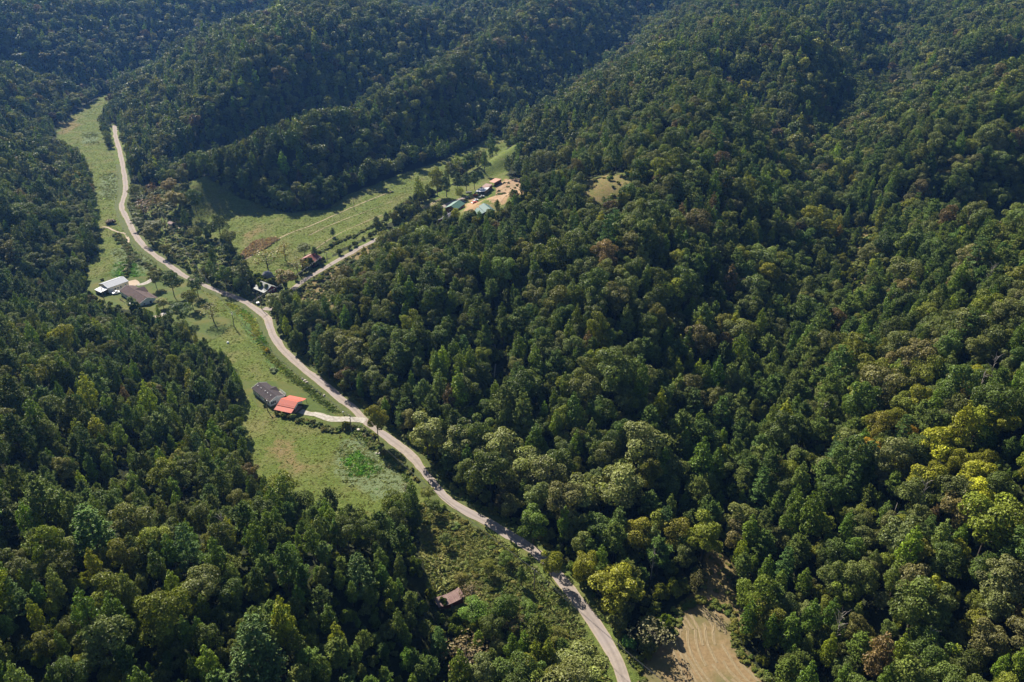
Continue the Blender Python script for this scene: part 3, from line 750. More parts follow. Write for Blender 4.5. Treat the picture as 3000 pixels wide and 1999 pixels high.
# ------------------------------------------------------------------ trees placed one by one
for n_, ((px_, kd, hh, ww, tint, lab), (sx, sy, sr)) in enumerate(zip(TREES, SPECIAL)):
    k = KINDS[kd]; bw = {'oak_tree': 11.4, 'poplar_tree': 7.8, 'pine_tree': 8.6, 'white_pine_tree': 9.6, 'bare_tree': 9.0}[kd]
    place_tree(kd, sx, sy, float(gz(sx, sy)), ww/bw, hh/k.h, n_*1.3, tint, lab, var=n_)

# ------------------------------------------------------------------ sheets laid on the ground
def sheet(name, outline, mat, lift, step=3.0, soft=.5, **tg):
    pts = smooth_line(list(outline)+[outline[0]], step)[:-1]
    g_ = np.random.default_rng(len(pts)); pts = pts+g_.normal(0, soft*.25, pts.shape)
    gx_, gy_ = np.meshgrid(np.arange(pts[:,0].min(), pts[:,0].max(), step), np.arange(pts[:,1].min(), pts[:,1].max(), step))
    gx_, gy_ = gx_.ravel(), gy_.ravel(); m_ = sdist(pts, gx_, gy_) > step*.5
    allp = [Vector((float(a), float(b))) for a, b in pts]+[Vector((float(a), float(b))) for a, b in zip(gx_[m_], gy_[m_])]
    n = len(pts)
    vs, es, fs, *_ = delaunay_2d_cdt(allp, [], [list(range(n))], 1, 1e-4)
    xy = np.array([(v.x, v.y) for v in vs])
    me = mesh_np(name, np.column_stack([xy, gz(xy[:,0], xy[:,1])+lift]), np.array([f for f in fs if len(f) == 3]), [mat], smooth=True)
    return tag(link(name, me), kind=tg.get('kind', 'structure'), label=tg.get('label'), cat=tg.get('cat'))
def strip(name, line, half, mat, lift, n_across=5, edge=.25, crown=.03):
    line = np.asarray(line); t = np.gradient(line, axis=0); t /= np.linalg.norm(t, axis=1, keepdims=True)
    nrm = np.column_stack([t[:,1], -t[:,0]]); V, uv = [], []
    g_ = np.random.default_rng(len(line))
    s = np.linspace(-1, 1, n_across)
    e0 = np.convolve(g_.normal(0, edge, len(line)+4), np.ones(5)/5, 'valid'); e1 = np.convolve(g_.normal(0, edge, len(line)+4), np.ones(5)/5, 'valid')
    for i in range(len(line)):
        for u_ in s:
            w_ = half+(e1[i] if u_ > 0 else e0[i])
            p = line[i]+nrm[i]*u_*w_; V.append((p[0], p[1], float(gz(p[0], p[1]))+lift+crown*(1-u_*u_))); uv.append(abs(u_))
    k = n_across; F = [(i*k+j, i*k+j+1, (i+1)*k+j+1, (i+1)*k+j) for i in range(len(line)-1) for j in range(k-1)]
    me = mesh_np(name, V, F, [mat], uv, smooth=True)
    return tag(link(name, me), kind='structure')
def ground_mat(name, stops, scale=1.0, edge=None, bump=.5, big=None):
    t = NT(name); pos = t.pos(); nz = t.noise(scale, 6, .68, pos)
    col = t.ramp(nz, stops)
    if big: col = t.mix(t.ramp(t.noise(.08, 4, .6, pos), [(.45, 0.), (.65, .8)]), col, big)
    if edge:
        v = t.attr('v').outputs['Fac']
        f = t.math('ADD', v, t.math('MULTIPLY', t.math('SUBTRACT', t.noise(.8, 4, .7, pos), .5), .5))
        col = t.mix(t.ramp(f, [(.84, 0.), (.99, 1.)]), col, edge)
        wheel = t.ramp(v, [(.0, .84), (.2, .95), (.42, 1.08), (.64, .98), (.8, 1.06), (1., 1.08)])
        col = t.mix(1., col, wheel, 'MULTIPLY')
    M[name] = t.done(t.bsdf(col, .92, .1, t.bump(nz, bump, .12))); return M[name]
ground_mat('asphalt', [(.3, (.215, .178, .148)), (.55, (.27, .226, .19)), (.75, (.325, .275, .235))], .5, (.30, .24, .16), .2, (.25, .215, .20))
ground_mat('gravel', [(.3, (.20, .17, .13)), (.5, (.34, .31, .265)), (.7, (.44, .41, .365))], .9, (.20, .19, .10), .8)
ground_mat('track_earth', [(.3, (.22, .17, .10)), (.7, (.36, .28, .18))], .9, (.12, .13, .05), .6)
ground_mat('lawn', [(.3, (.050, .075, .016)), (.5, (.066, .092, .020)), (.72, (.085, .11, .028))], .5, None, .35, (.115, .105, .030))
ground_mat('verge', [(.3, (.05, .07, .018)), (.5, (.075, .092, .026)), (.75, (.12, .115, .045))], .8, None, .7)
ground_mat('concrete', [(.3, (.34, .265, .19)), (.7, (.42, .335, .25))], .6, None, .15)
ground_mat('clay_bank', [(.3, (.20, .125, .07)), (.5, (.33, .22, .13)), (.75, (.42, .31, .20))], .3, None, 1., (.16, .13, .07))
ground_mat('creek_water', [(.3, (.05, .032, .015)), (.55, (.13, .075, .035)), (.8, (.26, .18, .10))], .7, None, .3)
ground_mat('stubble', [(.3, (.135, .092, .044)), (.5, (.195, .135, .068)), (.75, (.25, .18, .098))], .8, None, 1., (.105, .105, .042))
strip('road', road[road[:,1] < 880], 1.95, M['asphalt'], .10, 9, .55)
strip('side_road', side_road, 1.8, M['asphalt'], .10, 5)
left_verge = []
tn = np.gradient(road, axis=0); tn /= np.linalg.norm(tn, axis=1, keepdims=True); nr = np.column_stack([tn[:,1], -tn[:,0]])
m_ = (road[:,1] > 225) & (road[:,1] < 700)
strip('grass_verge', (road-nr*3.9)[m_][::2], 1.65, M['verge'], .06, 4, .5, .0)
strip('grass_verge', (road+nr*3.6)[m_][::2], 1.35, M['verge'], .06, 4, .5, .0)
drive = smooth_line(plan([C2(1650,720), C2(1560,705), C2(1440,700), C2(1300,702), C2(1180,680), C2(1080,650), C2(985,635), C2(900,610)], 0), 1.0)
strip('gravel_driveway', drive, 1.9, M['gravel'], .13, 6, .5)
house_drive = smooth_line(plan([C1(1290,225), C1(1150,230), C1(1010,250), C1(900,285), C1(800,300)], 0), 1.0)
strip('gravel_driveway', smooth_line(plan([C1(960,250), C1(900,285), C1(840,305), C1(790,312)], 0), 1.0), 1.8, M['gravel'], .13, 5, .6)
for off in (-.85, .85):
    for ln in ([C6(850,545), C6(870,620), C6(920,710), C6(990,800), C6(1060,880), C6(1140,930), C6(1200,985)], [C4(240,915), C4(310,830), C4(400,765), C4(520,710), C4(600,665), C4(668,628)]):
        L_ = smooth_line(plan(ln), 1.5); t_ = np.gradient(L_, axis=0); t_ /= np.linalg.norm(t_, axis=1, keepdims=True)
        strip('farm_track', L_+np.column_stack([t_[:,1], -t_[:,0]])*off, .42, M['track_earth'], .08, 3, .15, 0)
for ln, wd in (([C6(1590,1035), C6(1700,985), C6(1850,880), C6(2000,790), C6(2200,700), C6(2350,650), (960,640), (1050,600), (1150,560)], .5), ([(900,745), (960,710), (1050,660), (1120,630)], .35), ([(905,690), (980,655), (1060,625), (1150,590)], .3)):
    strip('farm_track', smooth_line(plan(ln, 0), 1.5), wd, M['track_earth'], .07, 3, .3, 0)
sheet('lawn', plan([C2(*p) for p in [(175,275),(260,256),(480,262),(700,270),(860,330),(1000,430),(1150,560),(1290,650),(1400,684),(1250,676),(1080,618),(985,600),(960,690),(860,700),(600,640),(490,592),(400,545),(340,470),(240,380)]], 0), M['lawn'], .07, 2.2)
sheet('lawn', plan([C2(*p) for p in [(970,695),(1130,740),(1300,790),(1430,790),(1570,762),(1420,742),(1200,722)]], 0), M['lawn'], .07, 2)
sheet('lawn', plan([C1(*p) for p in [(150,410),(250,330),(250,265),(420,240),(880,228),(1270,243),(1400,300),(1500,370),(1600,470),(1640,640),(1850,720),(1860,800),(1700,950),(1450,990),(1250,890),(1050,740),(850,660),(600,560),(400,590),(250,470)]], 0), M['lawn'], .07, 2.5)
sheet('concrete_pad', plan([C1(688,276), C1(768,260), C1(815,298), C1(700,338)], 0), M['concrete'], .13, 2, .1)
bank = tag(sheet('clay_bank', plan([C4(*p) for p in [(1300,640),(1380,610),(1430,560),(1440,470),(1500,410),(1600,370),(1720,360),(1760,430),(1730,540),(1640,560),(1560,600),(1490,680),(1400,660)]]), M['clay_bank'], .12, 1.6, 1.5))
def creek(name, ln, half):
    L_ = smooth_line(plan([C7(*p) for p in ln], 0), 1.2)
    strip(name, L_, half, M['creek_water'], .06, 4, .5, 0)
creek('creek', [(1260,730),(1295,790),(1330,850),(1360,890),(1430,960),(1460,1060),(1530,1130),(1600,1190),(1660,1270),(1720,1340),(1790,1420)], .55)
Lc = smooth_line(plan([C6(0,650), C6(60,658), C6(130,690), C6(200,715), C6(260,725), C6(290,775), C6(300,830)], 0), 1.2)
strip('creek', Lc, .7, M['concrete'], .06, 4, .6, 0)
# mown field with its curved hay rows
sheet('mown_field', plan([(1965,1850),(1990,1790),(2040,1760),(2100,1770),(2150,1800),(2150,1860),(2190,1930),(2260,1999),(2300,2090),(1850,2090),(1890,1960)], 0), M['stubble'], .06, 2.5)
edge_ = smooth_line(plan([(2100,1770),(2140,1830),(2150,1880),(2190,1940),(2260,2005),(2320,2080)], 0), 1.5)
te = np.gradient(edge_, axis=0); te /= np.linalg.norm(te, axis=1, keepdims=True); ne = np.column_stack([te[:,1], -te[:,0]])
parts = []
for k_ in range(11):
    L_ = edge_+ne*np.where(((edge_+ne*5)[:, :1] < edge_[:, :1]), 1, -1)*(1.8+2.0*k_)
    m_ = L_[:,1] < plan([(2060, 1775)], 0)[0][1]+k_*-.4
    L_ = L_[m_]
    if len(L_) < 3: continue
    t_ = np.gradient(L_, axis=0); t_ /= np.maximum(np.linalg.norm(t_, axis=1, keepdims=True), 1e-6); n_ = np.column_stack([t_[:,1], -t_[:,0]])
    V = []; gap = np.random.default_rng(k_).uniform(0, 1, len(L_))
    for i in range(len(L_)):
        jj = .35*math.sin(i*.31+k_*1.7)+.2*math.sin(i*.83+k_)
        for u_, hh in ((-.5, .02), (-.2, .10), (.2, .10), (.5, .02)):
            p = L_[i]+n_[i]*(u_+jj); V.append((p[0], p[1], float(gz(*p))+.05+hh+.05*math.sin(i*1.7+u_*9)))
    parts.append((np.array(V), np.array([(i*4+j, i*4+j+1, i*4+j+5, i*4+j+4) for i in range(len(L_)-1) for j in range(3) if gap[i//3] > .22])))
ground_mat('hay', [(.3, (.17, .13, .07)), (.7, (.25, .195, .115))], 1.5, None, .8)
V, F = join(parts); tag(link('hay_rows', mesh_np('hay_rows', V, F, [M['hay']])), 'curving rows of cut hay on the mown field', kind='stuff')

# ------------------------------------------------------------------ low growth: weeds, brush, reeds
def blade_tuft(n, r, h, w, seed, lean=.5):
    g_ = np.random.default_rng(seed); a = g_.uniform(0, 6.28, n); rr = r*np.sqrt(g_.uniform(0, 1, n))
    C = np.column_stack([np.cos(a)*rr, np.sin(a)*rr, g_.uniform(.25, 1, n)*h*.6])
    N_2 = np.column_stack([np.cos(a)*lean, np.sin(a)*lean, np.ones(n)*.8])+g_.normal(0, .35, (n, 3))
    V, F = leaf_quads(C, N_2, w, g_, 1.5); return mesh_np('weed_shape', V, F, [M['weed']], np.repeat(np.clip(g_.normal(.5, .25, n), 0, 1), 4))
weeds = [blade_tuft(10, .65, .17, .42, s_, .22) for s_ in range(4)]
gw = np.random.default_rng(77)
def pts_in(poly, dens):
    a = gw.uniform(poly[:,0].min(), poly[:,0].max(), int(dens*np.ptp(poly[:,0])*np.ptp(poly[:,1])))
    b = gw.uniform(poly[:,1].min(), poly[:,1].max(), len(a)); m_ = inside(poly, a, b); return a[m_], b[m_]
LAWNS = [np.array([v.co[:2] for v in o.data.vertices]) for o in COL.objects if o.name.startswith(('lawn', 'concrete_pad'))]
HOUSE_CLEAR = [plan(p, 0) for p in ([C2(*q) for q in [(175,275),(260,256),(480,262),(700,270),(860,330),(1000,430),(1150,560),(1290,650),(1400,684),(1500,690),(1570,762),(1430,790),(1300,790),(1130,740),(860,700),(600,640),(490,592),(400,545),(340,470),(240,380)]],
   [C1(*q) for q in [(150,410),(250,330),(250,265),(420,240),(880,228),(1270,243),(1400,300),(1500,370),(1600,470),(1640,640),(1850,720),(1860,800),(1700,950),(1450,990),(1250,890),(1050,740),(850,660),(600,560),(400,590),(250,470)]])]
def clear_of(a, b, rd=4.6):
    k_ = np.ones(len(a), bool)
    for p in HOUSE_CLEAR: k_ &= ~inside(p, a, b)
    return k_ & (np.minimum(dist_line(road[::3], a, b), dist_line(side_road[::3], a, b)) > rd) & (dist_line(drive[::2], a, b) > 2.5)
def weed_tint(n, base, s=.2): return np.array(base)[None]*np.exp(gw.normal(0, s, (n, 1)))*np.exp(gw.normal(0, .07, (n, 3)))
P_, T_, S_ = [], [], []
for poly, dens, base, sc in ((MEADOW, 1.0, (.098,.128,.028), .62), (SIDE_FIELD, 1.0, (.092,.122,.028), .66), (SHADE_FIELD, .6, (.07,.085,.03), .8), (BRUSH, 2.2, (.095,.115,.045), 1.7)):
    a, b = pts_in(poly, dens); k_ = clear_of(a, b); a, b = a[k_], b[k_]
    dn = .55*np.sin(a*.31+2.1*np.sin(b*.13))*np.sin(b*.27+1.7*np.sin(a*.17))+gw.normal(0, .8, len(a)); k_ = dn > -.9; a, b, dn = a[k_], b[k_], dn[k_]
    P_.append(np.column_stack([a, b, gz(a, b)-.05])); tt = weed_tint(len(a), base)
    w_ = np.clip(.5+.6*np.sin(a*.06+1.3*np.sin(b*.041))*np.sin(b*.055+1.1*np.sin(a*.035)), 0, 1)[:, None]; tt = tt*(1-w_*.5)+np.array((.17,.155,.07))*w_*.5
    T_.append(tt); S_.append(sc*np.clip(gw.lognormal(-.1, .3, len(a))*(1+.18*dn), .35, 1.8))
for poly, dens, base, sc in ([(plan(p, 0), 1.9, (.066,.150,.024), 1.2) for p in ([(1000,1345),(1040,1320),(1110,1360),(1120,1390),(1060,1410),(1020,1390)], [(1080,1420),(1118,1405),(1128,1440),(1092,1450)], [(330,770),(380,760),(430,800),(410,830),(330,810)], [(690,890),(712,890),(770,960),(800,1040),(850,1090),(820,1080),(755,1000)])]
    + [(plan(p, 0), 1.0, (.120,.146,.060), 1.0) for p in ([(980,1270),(1100,1290),(1200,1400),(1190,1450),(1120,1460),(1010,1420),(960,1330)], [(240,390),(290,385),(290,420),(240,420)], [(290,510),(345,500),(350,590),(290,590)], [(330,730),(400,730),(460,770),(470,800),(330,790)])]):
    a, b = pts_in(poly, dens); k_ = clear_of(a, b) & (sdist(poly, a, b)+gw.normal(0, 2.2, len(a))+wob(a*2, b*2, 5)*2 > 2.5); a, b = a[k_], b[k_]
    P_.append(np.column_stack([a, b, gz(a, b)-.05])); T_.append(weed_tint(len(a), base, .3)); S_.append(sc*np.clip(gw.lognormal(-.1, .35, len(a)), .4, 2))
# tall yellowish weeds between the meadow and the road
m_ = (road[:,1] > 255) & (road[:,1] < 420); L_ = (road-nr*7.8)[m_]
a = np.repeat(L_[:,0], 14)+gw.normal(0, 1.1, len(L_)*14); b = np.repeat(L_[:,1], 14)+gw.normal(0, 1.1, len(L_)*14)
k_ = (np.minimum(dist_line(road[::3], a, b), dist_line(drive[::2], a, b)) > 5.2) & ~inside(HOUSE_CLEAR[0], a, b); a, b = a[k_], b[k_]
P_.append(np.column_stack([a, b, gz(a, b)-.05])); yy_ = np.clip((b-320)/60, 0, 1)[:, None]
T_.append(weed_tint(len(a), (1, 1, 1), .25)*((1-yy_)*np.array((.07,.10,.033))+yy_*np.array((.17,.19,.05)))); S_.append(1.3*np.clip(gw.lognormal(0, .3, len(a)), .5, 2))
Pw, Tw, Sw = np.vstack(P_), np.vstack(T_), np.concatenate(S_); n = len(Pw)
instancer('meadow_weeds', 'rough weeds and grass tufts over the meadow', weeds, Pw, np.column_stack([Sw, Sw, Sw]), np.column_stack([np.zeros(n), np.zeros(n), gw.uniform(0, 6.28, n)]), Tw, gw.integers(0, 4, n))
# brush
P_, T_, S_ = [], [], []
BT = np.array([(.062,.076,.028), (.078,.08,.034), (.088,.092,.065), (.10,.088,.042), (.055,.076,.03), (.09,.097,.05)])
for poly, dens, lo, hi in [(BRUSH, 1.0, .10, .42), (ROADSIDE, .34, .2, .6), (BANK, .25, .2, .6)]+[(p, .16, .3, 1.0) for p in SCRUB_OPEN]+[(p, .02, .3, .8) for p in GLADE_OPEN]+[(plan([C4(*q) for q in [(1380,610),(1440,470),(1600,370),(1760,380),(1760,480),(1640,560),(1500,680)]]), .05, .2, .7)]:
    a, b = pts_in(poly, dens); k_ = clear_of(a, b, 5.0) & (dist_line(plan([C7(1295,790), C7(1430,960), C7(1530,1130), C7(1790,1420)], 0), a, b) > 1.6)
    k_ &= np.hypot(a-SPECIAL[48][0], b-SPECIAL[48][1]) > 5
    a, b = a[k_], b[k_]; P_.append(np.column_stack([a, b, gz(a, b)-.1])); T_.append(BT[gw.integers(0, 6, len(a))]*np.exp(gw.normal(0, .2, (len(a), 1)))); S_.append(np.clip(lo*1.25*gw.lognormal(.25, .5, len(a)), lo*.6, hi*1.9))
mo = plan([(1965,1850),(1990,1790),(2040,1760),(2100,1770),(2150,1800),(2150,1860),(2190,1930),(2260,1999),(2300,2090)], 0)
Lm = smooth_line(mo, .35); a = Lm[:,0]+gw.normal(0, .9, len(Lm)); b = Lm[:,1]+gw.normal(0, .9, len(Lm))
P_.append(np.column_stack([a, b, gz(a, b)-.1])); T_.append(BT[gw.integers(0, 6, len(a))]); S_.append(gw.uniform(.12, .5, len(a)))
a, b = pts_in(MOWN, .10); k_ = b > plan([(2060, 1790)], 0)[0][1]; a, b = a[k_], b[k_]
P_.append(np.column_stack([a, b, gz(a, b)-.1])); T_.append(BT[gw.integers(0, 6, len(a))]); S_.append(gw.uniform(.12, .4, len(a)))
# fringe of undergrowth along the wood edges by the road, the meadow and the side field
for ln, nn, off in ((road[(road[:,1] < 700)], 3, 5.6), (side_road, 3, 4.2)):
    t_ = np.gradient(ln, axis=0); t_ /= np.linalg.norm(t_, axis=1, keepdims=True); q_ = np.column_stack([t_[:,1], -t_[:,0]])
    a = np.repeat((ln+q_*off)[:,0], nn)+gw.normal(0, .8, len(ln)*nn); b = np.repeat((ln+q_*off)[:,1], nn)+gw.normal(0, .8, len(ln)*nn)
    k_ = clear_of(a, b, 4.4); a, b = a[k_], b[k_]
    P_.append(np.column_stack([a, b, gz(a, b)-.1])); T_.append(BT[gw.integers(0, 5, len(a))]*np.exp(gw.normal(0, .2, (len(a), 1)))); S_.append(gw.uniform(.2, .55, len(a)))
for ln in (plan([C2(880,720), C2(1130,775), C2(1300,830), C2(1450,800), C2(1600,790), C2(1700,900), C2(1760,1010), C2(1900,1110), C2(2100,1240), C2(2350,1470)], 0), plan([(330,860),(370,800),(380,735),(340,690),(400,760),(470,800)], 0),
           plan([(935,740),(990,715),(1060,690),(1120,660),(1180,625),(1225,600),(1290,575)], 0), plan([C4(680,700), C4(560,760), C4(420,850), C4(330,910)])):
    L_ = smooth_line(ln, .55); a = L_[:,0]+gw.normal(0, 1.0, len(L_)); b = L_[:,1]+gw.normal(0, 1.0, len(L_)); k_ = clear_of(a, b, 4); a, b = a[k_], b[k_]
    P_.append(np.column_stack([a, b, gz(a, b)-.1])); T_.append(BT[gw.integers(0, 5, len(a))]*np.exp(gw.normal(0, .2, (len(a), 1)))); S_.append(gw.uniform(.2, .6, len(a)))
Pw, Tw, Sw = np.vstack(P_), np.vstack(T_), np.concatenate(S_); n = len(Pw)
instancer('brush', 'tangled brush and saplings along the road and creek', KINDS['shrub'].whole, Pw, np.column_stack([Sw*1.25, Sw*1.25, Sw*gw.uniform(.5, 1.1, n)]), np.column_stack([np.zeros(n), np.zeros(n), gw.uniform(0, 6.28, n)]), Tw, gw.integers(0, 4, n))
# dry reeds beside the side field
reed_poly = plan([C6(1545,1010), C6(1580,985), C6(1640,900), C6(1740,815), C6(1830,785), C6(2000,770), C6(2030,790), C6(1900,880), C6(1750,960), C6(1620,1020)], 0)
a, b = pts_in(reed_poly, 2.2); n = len(a)
reeds = [blade_tuft(12, .45, 1.5, .5, 40+s_, .9) for s_ in range(3)]
instancer('dry_reeds', 'patch of dry reddish reeds beside the side field', reeds, np.column_stack([a, b, gz(a, b)]), np.ones((n, 3))*gw.uniform(.6, 1.2, (n, 1)), np.column_stack([gw.normal(0, .2, n), gw.normal(0, .2, n), gw.uniform(0, 6.28, n)]), weed_tint(n, (.26,.205,.185)), gw.integers(0, 3, n))
# ------------------------------------------------------------------ buildings
class MB:
    def __init__(s): s.v = []; s.f = []
    def quad(s, *p):
        o = len(s.v); s.v += [tuple(q) for q in p]; s.f.append(tuple(range(o, o+len(p)))); return s
    def box(s, x0, x1, y0, y1, z0, z1):
        o = len(s.v)
        s.v += [(x0,y0,z0),(x1,y0,z0),(x1,y1,z0),(x0,y1,z0),(x0,y0,z1),(x1,y0,z1),(x1,y1,z1),(x0,y1,z1)]
        s.f += [tuple(o+i for i in q) for q in ((3,2,1,0),(4,5,6,7),(0,1,5,4),(1,2,6,5),(2,3,7,6),(3,0,4,7))]; return s
    def slab(s, a, b, c, d, th):
        "thick sheet under the quad a b c d"
        o = len(s.v); up = [Vector(q) for q in (a, b, c, d)]
        n = (up[1]-up[0]).cross(up[3]-up[0]).normalized()
        if n.z < 0: n = -n
        s.v += [tuple(q) for q in up]+[tuple(q-n*th) for q in up]
        s.f += [tuple(o+i for i in q) for q in ((0,1,2,3),(7,6,5,4),(0,4,5,1),(1,5,6,2),(2,6,7,3),(3,7,4,0))]; return s
    def cyl(s, p0, p1, r0, r1=None, n=8):
        V, F = tube([p0, p1], [r0, r1 if r1 is not None else r0], n); o = len(s.v)
        s.v += [tuple(q) for q in V]; s.f += [tuple(int(i)+o for i in q) for q in F]
        s.f += [tuple(o+n+i for i in range(n)), tuple(o+n-1-i for i in range(n))]; return s
    def build(s, name, mat, parent=None):
        me = bpy.data.meshes.new(name); me.from_pydata(s.v, [], s.f); me.materials.append(mat)
        bm = bmesh.new(); bm.from_mesh(me); bmesh.ops.recalc_face_normals(bm, faces=bm.faces); bm.to_mesh(me); bm.free()
        return link(name, me, parent)
def siding(name, col, pitch=.22, vertical=False):
    t = NT(name); tc = t.n('ShaderNodeTexCoord').outputs['Object']
    w = t.n('ShaderNodeTexWave', bands_direction='X' if vertical else 'Z'); w.inputs['Scale'].default_value = .31/pitch
    t.l(tc, w.inputs[0]); nz = t.noise(.8, 5, .6, tc)
    c = t.mix(1., col, t.ramp(nz, [(.3, .85), (.7, 1.08)]), 'MULTIPLY'); c = t.mix(1., c, t.ramp(w.outputs['Fac'], [(0, .9), (.4, 1.)]), 'MULTIPLY')
    M[name] = t.done(t.bsdf(c, .6, .3, t.bump(w.outputs['Fac'], .4, .03)))
def metal_roof(name, col, rough=.4, stain=None, metal=0.):
    t = NT(name); tc = t.n('ShaderNodeTexCoord').outputs['Object']
    w = t.n('ShaderNodeTexWave', bands_direction='X'); w.inputs['Scale'].default_value = .75; t.l(tc, w.inputs[0])
    nz = t.noise(.55, 6, .7, tc); c = t.mix(1., col, t.ramp(nz, [(.3, .88), (.7, 1.08)]), 'MULTIPLY')
    if stain: c = t.mix(t.ramp(nz, [(.42, 0.), (.62, .8)]), c, stain)
    c = t.mix(1., c, t.ramp(w.outputs['Fac'], [(0, .72), (.3, 1.)]), 'MULTIPLY')
    M[name] = t.done(t.bsdf(c, rough, .4, t.bump(w.outputs['Fac'], .6, .05), metal))
def shingle(name, col):
    t = NT(name); tc = t.n('ShaderNodeTexCoord').outputs['Object']
    nz = t.noise(.45, 5, .7, tc); br = t.n('ShaderNodeTexBrick'); br.inputs['Scale'].default_value = 1.
    br.inputs['Brick Width'].default_value = .9; br.inputs['Row Height'].default_value = .3; br.inputs['Mortar Size'].default_value = .02
    br.inputs['Color1'].default_value = (*[q*.9 for q in col], 1); br.inputs['Color2'].default_value = (*[q*1.12 for q in col], 1); br.inputs['Mortar'].default_value = (*[q*.6 for q in col], 1)
    t.l(tc, br.inputs[0]); c = t.mix(1., br.outputs[0], t.ramp(nz, [(.3, .8), (.7, 1.2)]), 'MULTIPLY')
    M[name] = t.done(t.bsdf(c, .9, .15, t.bump(br.outputs['Fac'], .3, .02)))
siding('white_siding', (.80,.82,.84)); siding('cream_siding', (.60,.52,.36), .35, True); siding('red_boards', (.20,.022,.022), .25, True)
siding('barn_boards', (.11,.035,.028), .25, True); siding('brown_boards', (.13,.06,.04), .3, True); siding('grey_boards', (.17,.15,.14), .3, True); siding('skirting', (.40,.40,.40), .4, True)
shingle('dark_shingle', (.052,.042,.044)); shingle('brown_shingle', (.085,.058,.052)); shingle('grey_shingle', (.13,.125,.135))
metal_roof('orange_metal', (.46,.066,.022), .65, (.38,.075,.045)); metal_roof('silver_metal', (.27,.285,.32), .6); metal_roof('white_metal', (.58,.58,.59), .65)
metal_roof('red_metal', (.24,.06,.045), .55, (.15,.055,.04)); metal_roof('green_metal', (.045,.125,.085), .6); metal_roof('teal_metal', (.05,.115,.10), .7)
metal_roof('tin_metal', (.22,.23,.215), .65, (.16,.165,.15)); metal_roof('salmon_metal', (.44,.22,.145), .7); metal_roof('tan_metal', (.25,.145,.115), .7); metal_roof('rust_metal', (.20,.115,.10), .8, (.27,.18,.15))
simple('white_paint', (.75,.75,.73), .5, .35, .1, 2); simple('glass', (.025,.03,.035), .12, .6); simple('grey_wood', (.25,.22,.19), .85, .15, .3, 3)
simple('dark_metal', (.05,.05,.055), .5, .4); simple('galvanised', (.45,.46,.47), .4, .5, .15, 2, .5); simple('pole_wood', (.24,.20,.165), .9, .1, .3, 4)
simple('rubber', (.02,.02,.02), .8, .2); simple('car_white', (.78,.78,.77), .25, .5); simple('car_dark', (.03,.032,.04), .25, .5); simple('machine_orange', (.72,.20,.03), .45, .4, .15, 2)
simple('machine_red', (.5,.06,.03), .45, .4); simple('rock', (.50,.44,.37), .9, .15, .3, 1.2, 0, .6); simple('tarp', (.22,.215,.23), .8, .2, .4, .8, 0, .8)
simple('insulator', (.5,.5,.52), .4, .5); simple('doorway_shade', (.04,.035,.03), .9, .1); simple('trim_white', (.8,.8,.78), .5, .35); simple('blue_tarp', (.10,.22,.42), .5, .3)  # near-black colour carries the shade inside the open doorways

def frame_from_eaves(a, b, c, hz_):
    "a->b long eave, b->c gable end, photo points at eave height hz_ above the ground there"
    z0 = float(np.mean(gz(*plan([a, b, c]).T)))
    for _ in range(3):
        A, B_, C_ = [np.array(q) for q in plan([a, b, c], z0+hz_)]
        mid = (A+C_)/2; z0 = float(gz(*mid))
    ax = B_-A; L = np.linalg.norm(ax); yaw = math.atan2(ax[1], ax[0])
    n = np.array([-math.sin(yaw), math.cos(yaw)]); w = float(np.dot(C_-B_, n)); Wd = abs(w)
    ctr = (A+B_)/2+n*w/2
    return (ctr[0], ctr[1], z0), yaw, L, Wd, (1 if w > 0 else -1)
def add_window(par, x, y, z, w, h, axis, sgn, door=False, mat=None):
    "frame proud of the wall, pane set in it; axis = direction the wall faces"
    d = .05
    def bx(mb, u0, u1, z0, z1, t0, t1):
        t0, t1 = (sgn*t0, sgn*t1) if sgn > 0 else (sgn*t1, sgn*t0)
        return mb.box(x+u0, x+u1, y+t0, y+t1, z0, z1) if axis == 'y' else mb.box(x+t0, x+t1, y+u0, y+u1, z0, z1)
    fr = MB(); e = .09
    for u0, u1, z0, z1 in ((-w/2-e, -w/2, z-e, z+h+e), (w/2, w/2+e, z-e, z+h+e), (-w/2, w/2, z-e, z), (-w/2, w/2, z+h, z+h+e)): bx(fr, u0, u1, z0, z1, -.03, .06)
    if not door: bx(fr, -w/2, w/2, z+h*.48, z+h*.52, -.02, .05)
    f = fr.build('door_frame' if door else 'window', M['trim_white'], par)
    bx(MB(), -w/2, w/2, z, z+h, -.06, .015).build('door_panel' if door else 'pane', mat or M['glass'], f)
    return f
